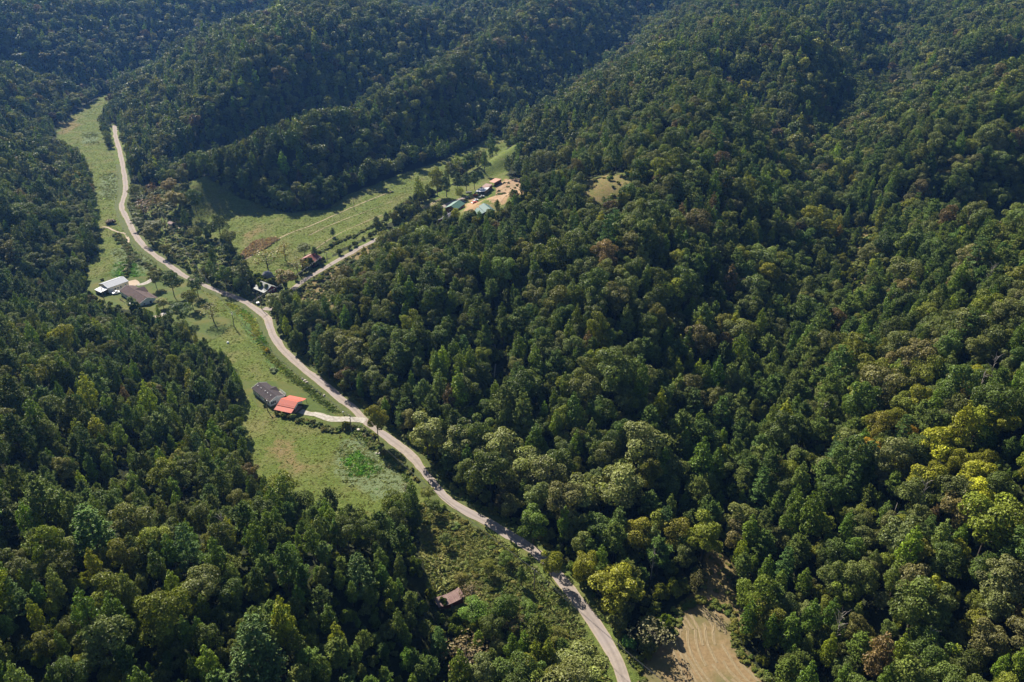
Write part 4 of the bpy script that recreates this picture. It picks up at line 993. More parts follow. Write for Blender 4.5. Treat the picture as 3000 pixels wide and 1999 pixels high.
def gable_block(par, L, Wd, h, rise, wall, roof, over=.35, z0=-.8, th=.14, trim=None, over_end=.35, x_off=0, y_off=0, roof_name='roof'):
    x0, x1, y0, y1 = -L/2+over_end+x_off, L/2-over_end+x_off, -Wd/2+over+y_off, Wd/2-over+y_off
    zr = h+rise*(Wd/2-over)/(Wd/2)
    mb = MB(); mb.quad((x0,y0,z0),(x1,y0,z0),(x1,y0,h),(x0,y0,h)).quad((x1,y1,z0),(x0,y1,z0),(x0,y1,h),(x1,y1,h))
    ym = y_off
    mb.quad((x1,y0,z0),(x1,y1,z0),(x1,y1,h),(x1,ym,zr),(x1,y0,h)).quad((x0,y1,z0),(x0,y0,z0),(x0,y0,h),(x0,ym,zr),(x0,y1,h))
    w = mb.build('wall', wall, par)
    ze = h-rise*over/(Wd/2)+.16; zt = h+rise+.16-rise*over/(Wd/2)
    r = MB()
    r.slab((-L/2+x_off,-Wd/2+y_off,ze),(L/2+x_off,-Wd/2+y_off,ze),(L/2+x_off,ym,zt),(-L/2+x_off,ym,zt),th)
    r.slab((L/2+x_off,Wd/2+y_off,ze),(-L/2+x_off,Wd/2+y_off,ze),(-L/2+x_off,ym,zt),(L/2+x_off,ym,zt),th)
    ro = r.build(roof_name, roof, par)
    if trim:
        tb = MB()
        for xe in (-L/2+x_off-.03, L/2+x_off-.03):
            for sy in (-1, 1): tb.slab((xe, sy*(Wd/2+.01)+ym, ze+.03), (xe+.07, sy*(Wd/2+.01)+ym, ze+.03), (xe+.07, ym, zt+.03), (xe, ym, zt+.03), .24)
        tb.build('barge_board', trim, par)
    rg = MB(); rg.slab((-L/2+x_off,ym-.22,zt-.02),(L/2+x_off,ym-.22,zt-.02),(L/2+x_off,ym,zt+.05),(-L/2+x_off,ym,zt+.05),.04); rg.slab((-L/2+x_off,ym,zt+.05),(L/2+x_off,ym,zt+.05),(L/2+x_off,ym+.22,zt-.02),(-L/2+x_off,ym+.22,zt-.02),.04)
    rg.build('ridge_cap', roof, par)
    return w, ro, zt, ze
def railing(par, pts, h=1.0, name='railing', mat=None, z=0.):
    mb = MB()
    for (x0,y0),(x1,y1) in zip(pts[:-1], pts[1:]):
        n = max(1, int(math.hypot(x1-x0, y1-y0)/.5))
        for i in range(n+1):
            t = i/n; mb.box(x0+(x1-x0)*t-.04, x0+(x1-x0)*t+.04, y0+(y1-y0)*t-.04, y0+(y1-y0)*t+.04, z-.6 if i in (0, n) else z+.1, z+h)
        mb.cyl((x0,y0,z+h),(x1,y1,z+h),.06,n=4).cyl((x0,y0,z+.5),(x1,y1,z+.5),.04,n=4)
    return mb.build(name, mat or M['trim_white'], par)

# mobile home with the dark roof
loc, yaw, L, Wd, sg = frame_from_eaves(C2(338,345), C2(545,506), C2(730,437), 3.0)
h1 = empty('house', loc, yaw); tag(h1, 'long white house with dark roof and five roof vents joined by orange carport', 'house')
gable_block(h1, L, Wd, 3.0, 1.55, M['white_siding'], M['dark_shingle'], trim=M['trim_white'])
MB().box(-L/2+.3, L/2-.3, -Wd/2+.3, Wd/2-.3, -.9, .55).build('skirting', M['skirting'], h1)
ny = -Wd/2+.35 if sg > 0 else Wd/2-.35; ns = -1 if sg > 0 else 1
for x_ in (-.34, -.08, .2, .4): add_window(h1, x_*L, ny, 1.2, 1.1, 1.2, 'y', ns)
add_window(h1, -.2*L, ny, .6, .95, 2.1, 'y', ns, True, M['white_paint'])
for y_ in (-1.1, .2, 1.4): add_window(h1, L/2-.35, ns*2+y_*-ns*.7, 1.2, .8, 1.25, 'x', 1)
for x_ in (-.38, -.2, .02, .16, .33):
    v = MB(); yy = ns*Wd*.18; zb = 3.0+1.55*(1-.36)-.1; v.cyl((x_*L, yy, zb-.2), (x_*L, yy, zb+.55), .09).box(x_*L-.14, x_*L+.14, yy-.14, yy+.14, zb+.5, zb+.6); v.build('roof_vent', M['white_paint'], h1)
dm = MB(); fy_ = -ns*(Wd/2+.5)
dm.slab((-.16*L, fy_, 3.05), (.0*L, fy_, 4.1), (.0*L, -ns*.4, 4.3), (-.16*L, -ns*.4, 3.6), .14).slab((.16*L, fy_, 3.05), (.0*L, fy_, 4.1), (.0*L, -ns*.4, 4.3), (.16*L, -ns*.4, 3.6), .14); dm.build('porch_roof', M['dark_shingle'], h1)
dk = MB().box(-.05*L, .28*L, *(sorted((-ns*Wd/2, -ns*(Wd/2+2.6)))), .45, .6); dk.build('deck', M['grey_wood'], h1)
railing(h1, [(-.05*L, -ns*(Wd/2+2.5)), (.27*L, -ns*(Wd/2+2.5)), (.27*L, -ns*(Wd/2+.1))], 1.0, z=.6)
st = MB()
for k_ in range(3): st.box(-.2*L-.7, -.2*L+.7, *(sorted((ns*(Wd/2-.3+.35*k_), ns*(Wd/2+.05+.35*k_)))), -.3, .5-.18*k_)
st.build('step', M['grey_wood'], h1)

# orange carport
loc, yaw, L, Wd, sg = frame_from_eaves(C2(597,590), C2(795,632), C2(975,465), 2.2)
cp = empty('carport', loc, yaw); tag(cp, 'orange metal carport with open sides and a lower lean-to each side', 'carport')
s_ = 1 if sg > 0 else -1
ya, yb = -Wd/2, Wd/2; q1, q2 = -Wd*.27, Wd*.22; ym = (q1+q2)/2
for nm, y0, z0_, y1, z1_ in (('lean_to_roof', ya, 2.25, q1-.15, 3.0), ('roof', q1-.3, 3.15, ym, 4.5), ('roof', q2+.3, 3.15, ym, 4.5), ('lean_to_roof', yb, 2.25, q2+.15, 3.0)):
    MB().slab((-L/2, y0*s_, z0_), (L/2, y0*s_, z0_), (L/2, y1*s_, z1_), (-L/2, y1*s_, z1_), .07).build(nm, M['orange_metal'], cp)
for xe in (-L/2+.12, L/2-.12):
    MB().slab((xe, (q1-.2)*s_, 3.1), (xe+.04, (q1-.2)*s_, 3.1), (xe+.04, ym*s_, 4.4), (xe, ym*s_, 4.4), 1.0).slab((xe, (q2+.2)*s_, 3.1), (xe+.04, (q2+.2)*s_, 3.1), (xe+.04, ym*s_, 4.4), (xe, ym*s_, 4.4), 1.0).build('gable_panel', M['white_paint'], cp)
for x_ in (-L/2+.15, 0, L/2-.15):
    for y_, zt in ((ya+.15, 2.2), (q1, 3.05), (q2, 3.05), (yb-.15, 2.2)): MB().box(x_-.06, x_+.06, y_*s_-.06, y_*s_+.06, -.5, zt).build('post', M['dark_metal'], cp)
MB().box(-L/2+.3, L/2-.3, *(sorted((q1*s_, q2*s_))), -.3, .17).build('slab', M['concrete'], cp)

# brown roofed house
loc, yaw, L, Wd, sg = frame_from_eaves(C1(583,400), C1(820,548), C1(1004,483), 2.9)
h2 = empty('house', loc, yaw); tag(h2, 'white ranch house with brown shingle roof, side wing and fenced deck', 'house')
gable_block(h2, L, Wd, 2.9, 2.1, M['white_siding'], M['brown_shingle'], trim=M['trim_white'])
ns = -1 if sg > 0 else 1; ny = ns*(Wd/2-.35)
for x_ in (-.36, -.2, .12, .3, .42): add_window(h2, x_*L, ny, 1.0, 1.1, 1.2, 'y', ns)
add_window(h2, -.02*L, ny, .1, 1.8, 2.1, 'y', ns, True)
add_window(h2, L/2-.35, -ns*Wd*.16, .9, 1.3, 1.4, 'x', 1); add_window(h2, L/2-.35, ns*Wd*.22, 1.2, .9, .8, 'x', 1)
MB().box(-L/2+.32, L/2-.32, -Wd/2+.32, Wd/2-.32, -1.2, .12).build('foundation', M['concrete'], h2)
wl_, wy = L*.34, Wd*.42           # wing with its ridge across the house
xw = -L*.16; mb = MB(); yo = -ns*(Wd/2+1.6); yi = -ns*.6
mb.box(xw-wl_/2+.3, xw+wl_/2-.3, *(sorted((-ns*(Wd/2-.6), yo+ns*.3))), -.9, 2.85); mb.build('wing_wall', M['white_siding'], h2)
r = MB(); r.slab((xw-wl_/2, yo, 2.9), (xw, yo, 4.75), (xw, yi, 4.75), (xw-wl_/2, yi, 2.9), .14); r.slab((xw+wl_/2, yo, 2.9), (xw, yo, 4.75), (xw, yi, 4.75), (xw+wl_/2, yi, 2.9), .14); r.build('wing_roof', M['brown_shingle'], h2)
MB().quad((xw-wl_/2+.3, yo+ns*.3, 2.85), (xw+wl_/2-.3, yo+ns*.3, 2.85), (xw, yo+ns*.3, 4.6)).build('wing_gable', M['white_siding'], h2)
pr = MB().slab((xw+wl_/2-.2, -ns*(Wd/2+1.4), 2.5), (L/2, -ns*(Wd/2+1.4), 2.5), (L/2, -ns*(Wd/2-.5), 3.2), (xw+wl_/2-.2, -ns*(Wd/2-.5), 3.2), .12); pr.build('porch_roof', M['brown_shingle'], h2)
for x_ in (.32, .49): MB().box(x_*L-.07, x_*L+.07, -ns*(Wd/2+1.25)-.07, -ns*(Wd/2+1.25)+.07, -.5, 2.5).build('porch_post', M['trim_white'], h2)
MB().box(-.24*L, .5*L, *(sorted((ns*(Wd/2-.2), ns*(Wd/2+3.4)))), -.5, .05).build('deck', M['grey_wood'], h2)
railing(h2, [(-.24*L, ns*(Wd/2+.1)), (-.24*L, ns*(Wd/2+3.3)), (.5*L, ns*(Wd/2+3.3)), (.5*L, ns*(Wd/2+.1))], 1.1, 'deck_fence', M['grey_wood'], .05)
h2m = Matrix.Translation(h2.location) @ Matrix.Rotation(yaw, 4, 'Z')
def on_deck(x, y): p = h2m @ Vector((x, y, 0)); return p.x, p.y, h2.location.z+.05
p = on_deck(.14*L, ns*(Wd/2+1.8)); tb = empty('patio_table', p, yaw); tag(tb, 'white patio table on the deck of the brown-roofed house', 'table')
MB().box(-1, 1, -.5, .5, .68, .75).build('table_top', M['white_paint'], tb)
for a in (-.85, .85):
    for b in (-.4, .4): MB().box(a-.04, a+.04, b-.04, b+.04, 0, .68).build('leg', M['white_paint'], tb)
p = on_deck(.36*L, ns*(Wd/2+1.9)); gr = empty('barbecue_grill', p, yaw); tag(gr, 'dark lidded grill at the end of the deck', 'grill')
MB().box(-.6, .6, -.3, .3, .75, 1.0).cyl((-.55,0,1.0), (.55,0,1.0), .3).build('lid', M['dark_metal'], gr); MB().box(-.5, .5, -.25, .25, .05, .75).build('cabinet', M['dark_metal'], gr)

# garage with silver roof
a_, b_ = C1(450,356), C1(688,272); A = np.array(plan([a_], 3.3)[0]); B_ = np.array(plan([b_], 3.3)[0])
ax = B_-A; L = np.linalg.norm(ax); yaw = math.atan2(ax[1], ax[0]); n_ = np.array([-math.sin(yaw), math.cos(yaw)]); Wd = 10.5
ctr = (A+B_)/2+n_*Wd/2
gg = empty('garage', (ctr[0], ctr[1], float(gz(*ctr))), yaw); tag(gg, 'cream metal garage with pale silver roof and white lean-to', 'garage')
gable_block(gg, L, Wd, 3.3, 1.7, M['cream_siding'], M['silver_metal'], .2, trim=M['trim_white'], over_end=.2)
for x_ in (-.17, -.04, .09, .33): add_window(gg, x_*L, -Wd/2+.2, 1.0, .9, 1.1, 'y', -1)
add_window(gg, -.38*L, -Wd/2+.2, -.1, 2.9, 2.6, 'y', -1, True, M['white_metal'])
MB().slab((-L/2-4.6, -Wd*.5, 2.4), (-L/2+.1, -Wd*.5, 3.0), (-L/2+.1, Wd*.18, 3.0), (-L/2-4.6, Wd*.18, 2.4), .1).build('lean_to_roof', M['white_metal'], gg)
for x_ in (-4.4, -2.2):
    for y_ in (-Wd*.48, Wd*.15): MB().box(-L/2+x_-.07, -L/2+x_+.07, y_-.07, y_+.07, -.5, 2.4).build('post', M['grey_wood'], gg)
MB().box(-L/2-4.4, -L/2, Wd*.12, Wd*.15, -.2, 2.3).build('lean_to_wall', M['cream_siding'], gg)

# vehicles
def wheel(par, x, y, r=.38, w=.25):
    s1 = 1 if y > 0 else -1
    ty = MB().cyl((x, y-w/2, r), (x, y+w/2, r), r, n=12).build('wheel', M['rubber'], par)
    MB().cyl((x, y+s1*w/2, r), (x, y+s1*(w/2+.03), r), r*.55, n=10).build('rim', M['galvanised'], ty)
def shell(profile, hw, z_shift=0, taper=.0):
    mb = MB(); n = len(profile)
    zs = [p[1] for p in profile]; zm = min(zs); zx = max(zs)
    pts = [[(x, s_*hw*(1-taper*max(0, (z-zm)/(zx-zm)-.5)*2), z) for x, z in profile] for s_ in (-1, 1)]
    mb.quad(*pts[0]); mb.quad(*pts[1][::-1])
    for i in range(n):
        j = (i+1) % n; mb.quad(pts[0][i], pts[0][j], pts[1][j], pts[1][i])
    return mb
def pickup(x, y, rz, paint, label):
    o = empty('pickup_truck', (x, y, float(gz(x, y))+.05), rz); tag(o, label, 'truck')
    shell([(-2.75,.45),(2.7,.45),(2.75,.8),(2.6,1.08),(1.3,1.15),(-.5,1.15),(-.52,.95),(-2.72,.95),(-2.78,.8)], .95).build('body', paint, o)
    shell([(-.5,1.1),(1.3,1.1),(.75,1.78),(-.3,1.8)], .84, taper=.16).build('cab', paint, o)
    for s1 in (-1, 1):
        MB().box(-2.7, -.55, *(sorted((s1*.95, s1*.86))), .93, 1.2).build('bed_side', paint, o)
        MB().quad((-.3, s1*.855, 1.2), (.95, s1*.855, 1.2), (.66, s1*.76, 1.68), (-.2, s1*.76, 1.7)).build('side_window', M['glass'], o)
        MB().box(2.7, 2.78, s1*.72-.16, s1*.72+.16, .75, .92).build('headlight', M['white_paint'], o)
    MB().box(-2.8, -2.7, -.9, .9, .6, 1.18).build('tailgate', paint, o)
    MB().quad((1.33, -.78, 1.17), (1.33, .78, 1.17), (.82, .68, 1.72), (.82, -.68, 1.72)).build('windscreen', M['glass'], o)
    for wx in (-1.7, 1.75):
        for s1 in (-1, 1): wheel(o, wx, s1*.85)
    return o
def car(x, y, rz, paint, label):
    o = empty('car', (x, y, float(gz(x, y))+.05), rz); tag(o, label, 'car')
    shell([(-2.2,.4),(2.2,.4),(2.25,.7),(1.1,.9),(-1.9,.95),(-2.22,.8)], .88).build('body', paint, o)
    shell([(-1.8,.9),(1.1,.88),(.3,1.42),(-1.1,1.45)], .78, taper=.2).build('cab', paint, o)
    MB().quad((1.12, -.7, .93), (1.12, .7, .93), (.38, .58, 1.38), (.38, -.58, 1.38)).build('windscreen', M['glass'], o)
    for s1 in (-1, 1): MB().quad((-1.4, s1*.8, .98), (.8, s1*.8, .98), (.2, s1*.66, 1.36), (-1.0, s1*.66, 1.38)).build('side_window', M['glass'], o)
    for wx in (-1.35, 1.4):
        for s1 in (-1, 1): wheel(o, wx, s1*.8, .33, .2)
    return o
def at(p): q = plan([p])[0]; return float(q[0]), float(q[1])
p0, p1 = plan([C1(500,428), C1(612,395)], 0); v_ = p1-p0
pickup(*((p0+p1)/2), math.atan2(v_[1], v_[0])+math.pi, M['car_white'], 'white pickup truck parked between the garage and the brown-roofed house')

# red house, rusty barn, sheds
loc, yaw, L, Wd, sg = frame_from_eaves(C3(392,738), C3(515,792), C3(632,748), 3.0)
rh = empty('house', loc, yaw); tag(rh, 'small red boarded house with grey tin roof beside the road', 'house')
gable_block(rh, L, Wd, 3.0, 2.0, M['red_boards'], M['tin_metal'], trim=M['trim_white']); ns = -1 if sg > 0 else 1
add_window(rh, L/2-.35, ns*Wd*.1, 1.1, 1.0, 1.3, 'x', 1); add_window(rh, L/2-.35, -ns*Wd*.22, 1.1, .9, 1.3, 'x', 1)
for x_ in (-.25, .1, .32): add_window(rh, x_*L, ns*(Wd/2-.35), 1.0, .9, 1.3, 'y', ns)
MB().slab((-L/2, ns*(Wd/2+2.2), 2.3), (L/2, ns*(Wd/2+2.2), 2.3), (L/2, ns*(Wd/2-.1), 2.95), (-L/2, ns*(Wd/2-.1), 2.95), .08).build('porch_roof', M['tin_metal'], rh)
for x_ in (-.47, -.16, .16, .47): MB().box(x_*L-.07, x_*L+.07, ns*(Wd/2+2.1)-.07, ns*(Wd/2+2.1)+.07, -.5, 2.3).build('porch_post', M['trim_white'], rh)
MB().slab((-L/2-3, -ns*Wd*.4, 2.1), (-L/2+.2, -ns*Wd*.4, 2.7), (-L/2+.2, ns*Wd*.4, 2.7), (-L/2-3, ns*Wd*.4, 2.1), .08).build('side_roof', M['white_metal'], rh)
for y_ in (-.38, .38): MB().box(-L/2-2.95, -L/2-2.8, y_*Wd-.07, y_*Wd+.07, -.5, 2.1).build('post', M['grey_wood'], rh)
loc, yaw, L, Wd, sg = frame_from_eaves(C3(1155,410), C3(1055,470), C3(890,437), 3.4)
bn = empty('barn', loc, yaw); tag(bn, 'dark boarded barn with rusty red metal roof beside the side road', 'barn')
gable_block(bn, L, Wd, 3.4, 2.6, M['barn_boards'], M['red_metal'], .3)
MB().box(L/2-.42, L/2-.25, -1.6, 1.6, -.5, 2.9).build('door', M['doorway_shade'], bn); add_window(bn, L/2-.35, Wd*.3, 1.6, .8, .8, 'x', 1)  # dark panel fills the barn doorway in place of its inner shade
MB().slab((-L/2-.04, -Wd/2, 3.3), (-L/2+.35, -Wd/2, 3.3), (-L/2+.35, 0, 6.0), (-L/2-.04, 0, 6.0), .03).build('edge_highlight', M['galvanised'], bn)  # pale strip stands in for the bright highlight along the far gable edge
x, y = at(C3(985,535)); lt = empty('wagon', (x, y, float(gz(x, y))), .5); tag(lt, 'old wooden farm wagon standing below the rusty barn', 'wagon')
MB().box(-1.8, 1.8, -.9, .9, .7, .82).build('bed', M['grey_wood'], lt); MB().cyl((1.8,0,.6), (3.2,0,.3), .06, n=5).build('drawbar', M['dark_metal'], lt)
for wx in (-1.2, 1.2):
    for s1 in (-1, 1): wheel(lt, wx, s1*.8, .4, .18)
x, y = at(C6(800,640)); shd = empty('shed', (x, y, float(gz(x, y))), -.55); tag(shd, 'tiny shed with faded red roof beside the grassy track', 'shed')
gable_block(shd, 4.6, 3.8, 2.1, 1.0, M['grey_boards'], M['tan_metal'], .25); MB().box(2.0, 2.12, -.5, .5, -.3, 1.8).build('door', M['doorway_shade'], shd)  # small dark panel paints the unlit inside of the shed doorway
# heap behind the red house
x, y = at(C3(540,640)); g_ = np.random.default_rng(4)
def lump(name, x, y, r, h, mat, label, cat, seed=1, z=None):
    bm = bmesh.new(); bmesh.ops.create_icosphere(bm, subdivisions=3 if r > 1.5 else 2, radius=1); gg_ = np.random.default_rng(seed); ph = gg_.uniform(0, 6, 9)
    for v in bm.verts:
        k_ = 1+.16*math.sin(v.co.x*3.1+ph[0])+.14*math.sin(v.co.y*3.7+ph[1])+.12*math.sin(v.co.z*4.2+ph[2]+v.co.x*2)+.06*math.sin(v.co.x*9+ph[3])*math.sin(v.co.y*8+ph[4])
        v.co = Vector((v.co.x*k_*r, v.co.y*k_*r*.8, v.co.z*k_*h))
    me = bpy.data.meshes.new(name); bm.to_mesh(me); bm.free(); me.materials.append(mat)
    for p in me.polygons: p.use_smooth = True
    o = link(name, me); o.location = (x, y, (float(gz(x, y)) if z is None else z)+h*.35); o.rotation_euler = (0, 0, seed); return tag(o, label, cat)
lump('covered_heap', x, y, 3.6, 2.6, M['tarp'], 'big grey sheeted heap behind the red house', 'heap', 3)
lump('white_boulder', *at(C1(1836,1012)), .9, .5, M['white_paint'], 'white rounded object lying in the open meadow', 'boulder', 2)
for k_, (pt, r_) in enumerate((((930,250),.7), ((955,268),.9), ((975,285),.7), ((1175,440),.7), ((1575,830),1.0), ((1795,1105),1.1), ((1815,1115),.8))):
    lab = ['grey rock at the uphill end of the ditch rocks', 'largest of the ditch rocks above the mown lawn', 'pale rock at the downhill end of the ditch rocks', 'single pale rock in the ditch beside the lawn', 'pale rock below the driveway pole', 'larger pale rock under the roadside wires', 'smaller pale rock under the roadside wires'][k_]
    lump('rock', *at(C2(*pt)), r_, .5, M['rock'], lab, 'rock', 11+k_)
# fire pit slabs on the lawn
for k_, (pt, rz_, lab) in enumerate(((C1(1030,700), .5, 'tan square of bare paving on the lawn'), (C1(1105,680), .5, 'grey square of paving with a dark ring on the lawn'))):
    x, y = at(pt); o = empty('paved_square', (x, y, float(gz(x, y))+.02), rz_); tag(o, lab, 'paving')
    MB().box(-1.9, 1.9, -1.5, 1.5, -.2, .14).build('slab', M['concrete'] if k_ == 0 else M['rock'], o)
    for x_, y_, w_, d_ in ((0,-1.6,2.0,.12), (0,1.6,2.0,.12), (-2.0,0,.12,1.7), (2.0,0,.12,1.7)): MB().box(x_-w_, x_+w_, y_-d_, y_+d_, -.2, .26).build('kerb', M['rock'], o)
    if k_:
        fp = MB()
        for q in range(10):
            a0 = q*.628; fp.box(math.cos(a0)*.75-.2, math.cos(a0)*.75+.2, math.sin(a0)*.75-.2, math.sin(a0)*.75+.2, .14, .55)
        f_ = fp.build('fire_ring', M['dark_metal'], o)
x, y = at(C1(2180,565)); nb = empty('rubbish_bin', (x, y, float(gz(x, y))), .4); tag(nb, 'dark bin with white lid across the road from the red house', 'bin')
MB().box(-.75, .75, -.6, .6, 0, 1.3).build('body', M['dark_metal'], nb); MB().slab((-.8,-.65,1.35), (.8,-.65,1.35), (.8,.65,1.5), (-.8,.65,1.5), .1).build('lid', M['white_paint'], nb)
x, y = at(C2(1395,650)); mbx = empty('mailbox', (x, y, float(gz(x, y))), .7); tag(mbx, 'white mailbox on a post at the mouth of the driveway', 'mailbox')
MB().box(-.06, .06, -.06, .06, -.3, 1.0).build('post', M['pole_wood'], mbx); MB().box(-.35, .35, -.2, .2, 1.0, 1.25).cyl((-.35,0,1.25), (.35,0,1.25), .2).build('box', M['white_paint'], mbx)
for k_, (pt, lab) in enumerate(((C1(272,488), 'pale stacked firewood at the wood edge below the garage'),)):
    x, y = at(pt); o = empty('firewood_stack', (x, y, float(gz(x, y))), .6); tag(o, lab, 'firewood')
    for r_ in range(3):
        for c_ in range(6-r_): MB().cyl((c_*.4+r_*.2-1, -.8, .2+r_*.34), (c_*.4+r_*.2-1, .8, .2+r_*.34), .19, n=6).build('log', M['dead_wood'], o)

# farm yard
def eave_house(name, a, b, c, h, rise, wall, roof, label, cat, over=.3):
    loc, yaw, L, Wd, sg = frame_from_eaves(a, b, c, h); o = empty(name, loc, yaw); tag(o, label, cat)
    gable_block(o, L, Wd, h, rise, wall, roof, over, trim=None, z0=-2.5); return o, L, Wd, (-1 if sg > 0 else 1)
o, L, Wd, ns = eave_house('workshop', C4(1005,712), C4(890,797), C4(728,768), 3.6, 1.9, M['brown_boards'], M['green_metal'], 'brown workshop with a wide green metal roof', 'workshop')
add_window(o, L/2-.3, 0, .0, 2.6, 2.7, 'x', 1, True, M['doorway_shade']); add_window(o, L/2-.3, Wd*.32, 1.2, .8, .9, 'x', 1)  # large bay closed by a dark panel coloured as its shaded inside
for x_ in (-.3, 0, .3): add_window(o, x_*L, ns*(Wd/2-.3), 1.3, .9, .9, 'y', ns)
o, L, Wd, ns = eave_house('workshop', C4(1183,662), C4(1272,742), C4(1412,718), 3.4, 1.7, M['brown_boards'], M['teal_metal'], 'brown workshop with pale teal roof and a white door', 'workshop')
add_window(o, L/2-.3, -ns*Wd*.05, -.1, 1.0, 2.1, 'x', 1, True, M['white_paint']); add_window(o, L/2-.3, ns*Wd*.28, 1.2, .8, .9, 'x', 1)
MB().slab((-L*.4, ns*(Wd/2+2.6), 2.3), (L*.45, ns*(Wd/2+2.6), 2.3), (L*.45, ns*(Wd/2-.2), 3.1), (-L*.4, ns*(Wd/2-.2), 3.1), .08).build('lean_to_roof', M['teal_metal'], o)
for x_ in (-.38, .02, .43): MB().box(x_*L-.08, x_*L+.08, ns*(Wd/2+2.5)-.08, ns*(Wd/2+2.5)+.08, -1, 2.3).build('post', M['grey_wood'], o)
o, L, Wd, ns = eave_house('cabin', C4(1128,735), C4(1182,815), C4(1258,802), 3.2, 1.6, M['brown_boards'], M['green_metal'], 'narrow brown cabin with green roof between the two workshops', 'cabin')
add_window(o, L/2-.3, 0, 1.2, .9, 1.1, 'x', 1)
MB().slab((0, -ns*(Wd/2+4), 2.0), (L/2, -ns*(Wd/2+4), 2.0), (L/2, -ns*(Wd/2-.1), 2.7), (0, -ns*(Wd/2-.1), 2.7), .08).build('lean_to_roof', M['white_metal'], o)
for x_ in (.03, .47): MB().box(x_*L-.08, x_*L+.08, -ns*(Wd/2+3.9)-.08, -ns*(Wd/2+3.9)+.08, -2, 2.0).build('post', M['grey_wood'], o)
o, L, Wd, ns = eave_house('house', C4(735,860), C4(622,945), C4(760,985), 3.0, 1.9, M['brown_boards'], M['grey_shingle'], 'grey shingle-roofed house half hidden below the green workshop', 'house')
MB().cyl((-L*.2, ns*1.0, 3.8), (-L*.2, ns*1.0, 5.8), .16).build('flue', M['galvanised'], o); add_window(o, L/2-.3, 0, 1.1, 1.0, 1.2, 'x', 1)
def open_shed(c4s, h_lo, h_hi, roof, wall, label):
    pts = [np.array(plan([C4(*p)], 6+h_lo)[0]) for p in c4s]; ctr = sum(pts)/4; z0 = float(gz(*ctr))
    pts = [np.array(plan([C4(*p)], z0+(h_lo if i in (0, 3) else h_hi))[0]) for i, p in enumerate(c4s)]; ctr = sum(pts)/4
    o = empty('shed', (ctr[0], ctr[1], z0), 0); tag(o, label, 'shed'); q = [p-ctr for p in pts]
    MB().slab((*q[0], h_lo), (*q[3], h_lo), (*q[2], h_hi), (*q[1], h_hi), .12).build('roof', roof, o)
    w_ = MB(); w_.quad((*(q[1]*.94), -1.5), (*(q[2]*.94), -1.5), (*(q[2]*.94), h_hi-.2), (*(q[1]*.94), h_hi-.2)).quad((*(q[2]*.94), -1.5), (*(q[3]*.94), -1.5), (*(q[3]*.94), h_lo-.2), (*(q[2]*.94), h_hi-.2)); w_.build('wall', wall, o)
    for i in (0, 1, 3): MB().box(q[i][0]*.94-.1, q[i][0]*.94+.1, q[i][1]*.94-.1, q[i][1]*.94+.1, -1.5, (h_lo if i in (0, 3) else h_hi)-.13).build('post', M['grey_wood'], o)
    return o
open_shed([(1135,528), (1195,478), (1340,466), (1272,524)], 3.0, 3.6, M['white_metal'], M['grey_boards'], 'open shed with a bright white roof at the yard end')
open_shed([(1180,490), (1290,412), (1380,425), (1325,468)], 2.8, 3.4, M['tan_metal'], M['brown_boards'], 'low shed with a dull tan roof behind the white one')
open_shed([(1330,390), (1412,340), (1505,352), (1402,405)], 2.8, 3.3, M['salmon_metal'], M['brown_boards'], 'low shed with a salmon roof, farthest up the yard')
x, y = at(C4(1142,592)); mc = empty('tracked_loader', (x, y, float(gz(x, y))), .4); tag(mc, 'orange loader standing in front of the white-roofed shed', 'loader')
shell([(-1.5,.5),(1.2,.5),(1.3,1.2),(.2,1.4),(-1.5,1.5)], .7).build('body', M['machine_orange'], mc)
MB().box(-.7, .5, -.55, .55, 1.4, 2.3).build('cab', M['dark_metal'], mc)
for s1 in (-1, 1):
    MB().box(-1.6, 1.5, s1*.85-.2, s1*.85+.2, .05, .65).build('track', M['rubber'], mc); MB().cyl((-1.2, s1*.72, 1.5), (2.1, s1*.72, .7), .1, n=5).build('arm', M['machine_orange'], mc)
MB().slab((2.0,-.9,.3), (2.0,.9,.3), (2.7,.9,.9), (2.7,-.9,.9), .1).build('bucket', M['dark_metal'], mc)
pickup(*at(C4(1225,612)), .7, M['galvanised'], 'silver pickup truck beside the white-roofed shed')
pickup(*at(C4(1145,668)), .9, M['car_white'], 'white pickup truck near the teal-roofed workshop')
car(*at(C4(1128,690)), .7, M['machine_red'], 'red car beside the white truck in the gravel yard')
car(*at(C4(975,678)), -.4, M['car_dark'], 'dark car parked behind the green-roofed workshop')
x, y = at(C4(1050,548)); tr = empty('flat_trailer', (x, y, float(gz(x, y))), .2); tag(tr, 'dark flat trailer at the wooded side of the gravel yard', 'trailer')
MB().box(-2.4, 2.4, -1, 1, .6, .75).build('bed', M['dark_metal'], tr); MB().cyl((2.4,0,.6), (3.8,0,.5), .07, n=5).build('drawbar', M['dark_metal'], tr)
for s1 in (-1, 1): wheel(tr, -.4, s1*1.05, .36, .2)
x, y = at(C4(600,797)); gt = empty('gate', (x, y, float(gz(x, y))), 2.6); tag(gt, 'red and white barrier gate beside the gravel track', 'gate')
for k_ in range(6): MB().box(-1.5+k_*.5, -1.0+k_*.5, -.05, .05, .75, 1.0).build('bar', M['machine_red' if k_ % 2 else 'white_paint'], gt)
for x_ in (-1.55, 1.55): MB().box(x_-.08, x_+.08, -.08, .08, -.3, 1.15).build('post', M['white_paint'], gt)

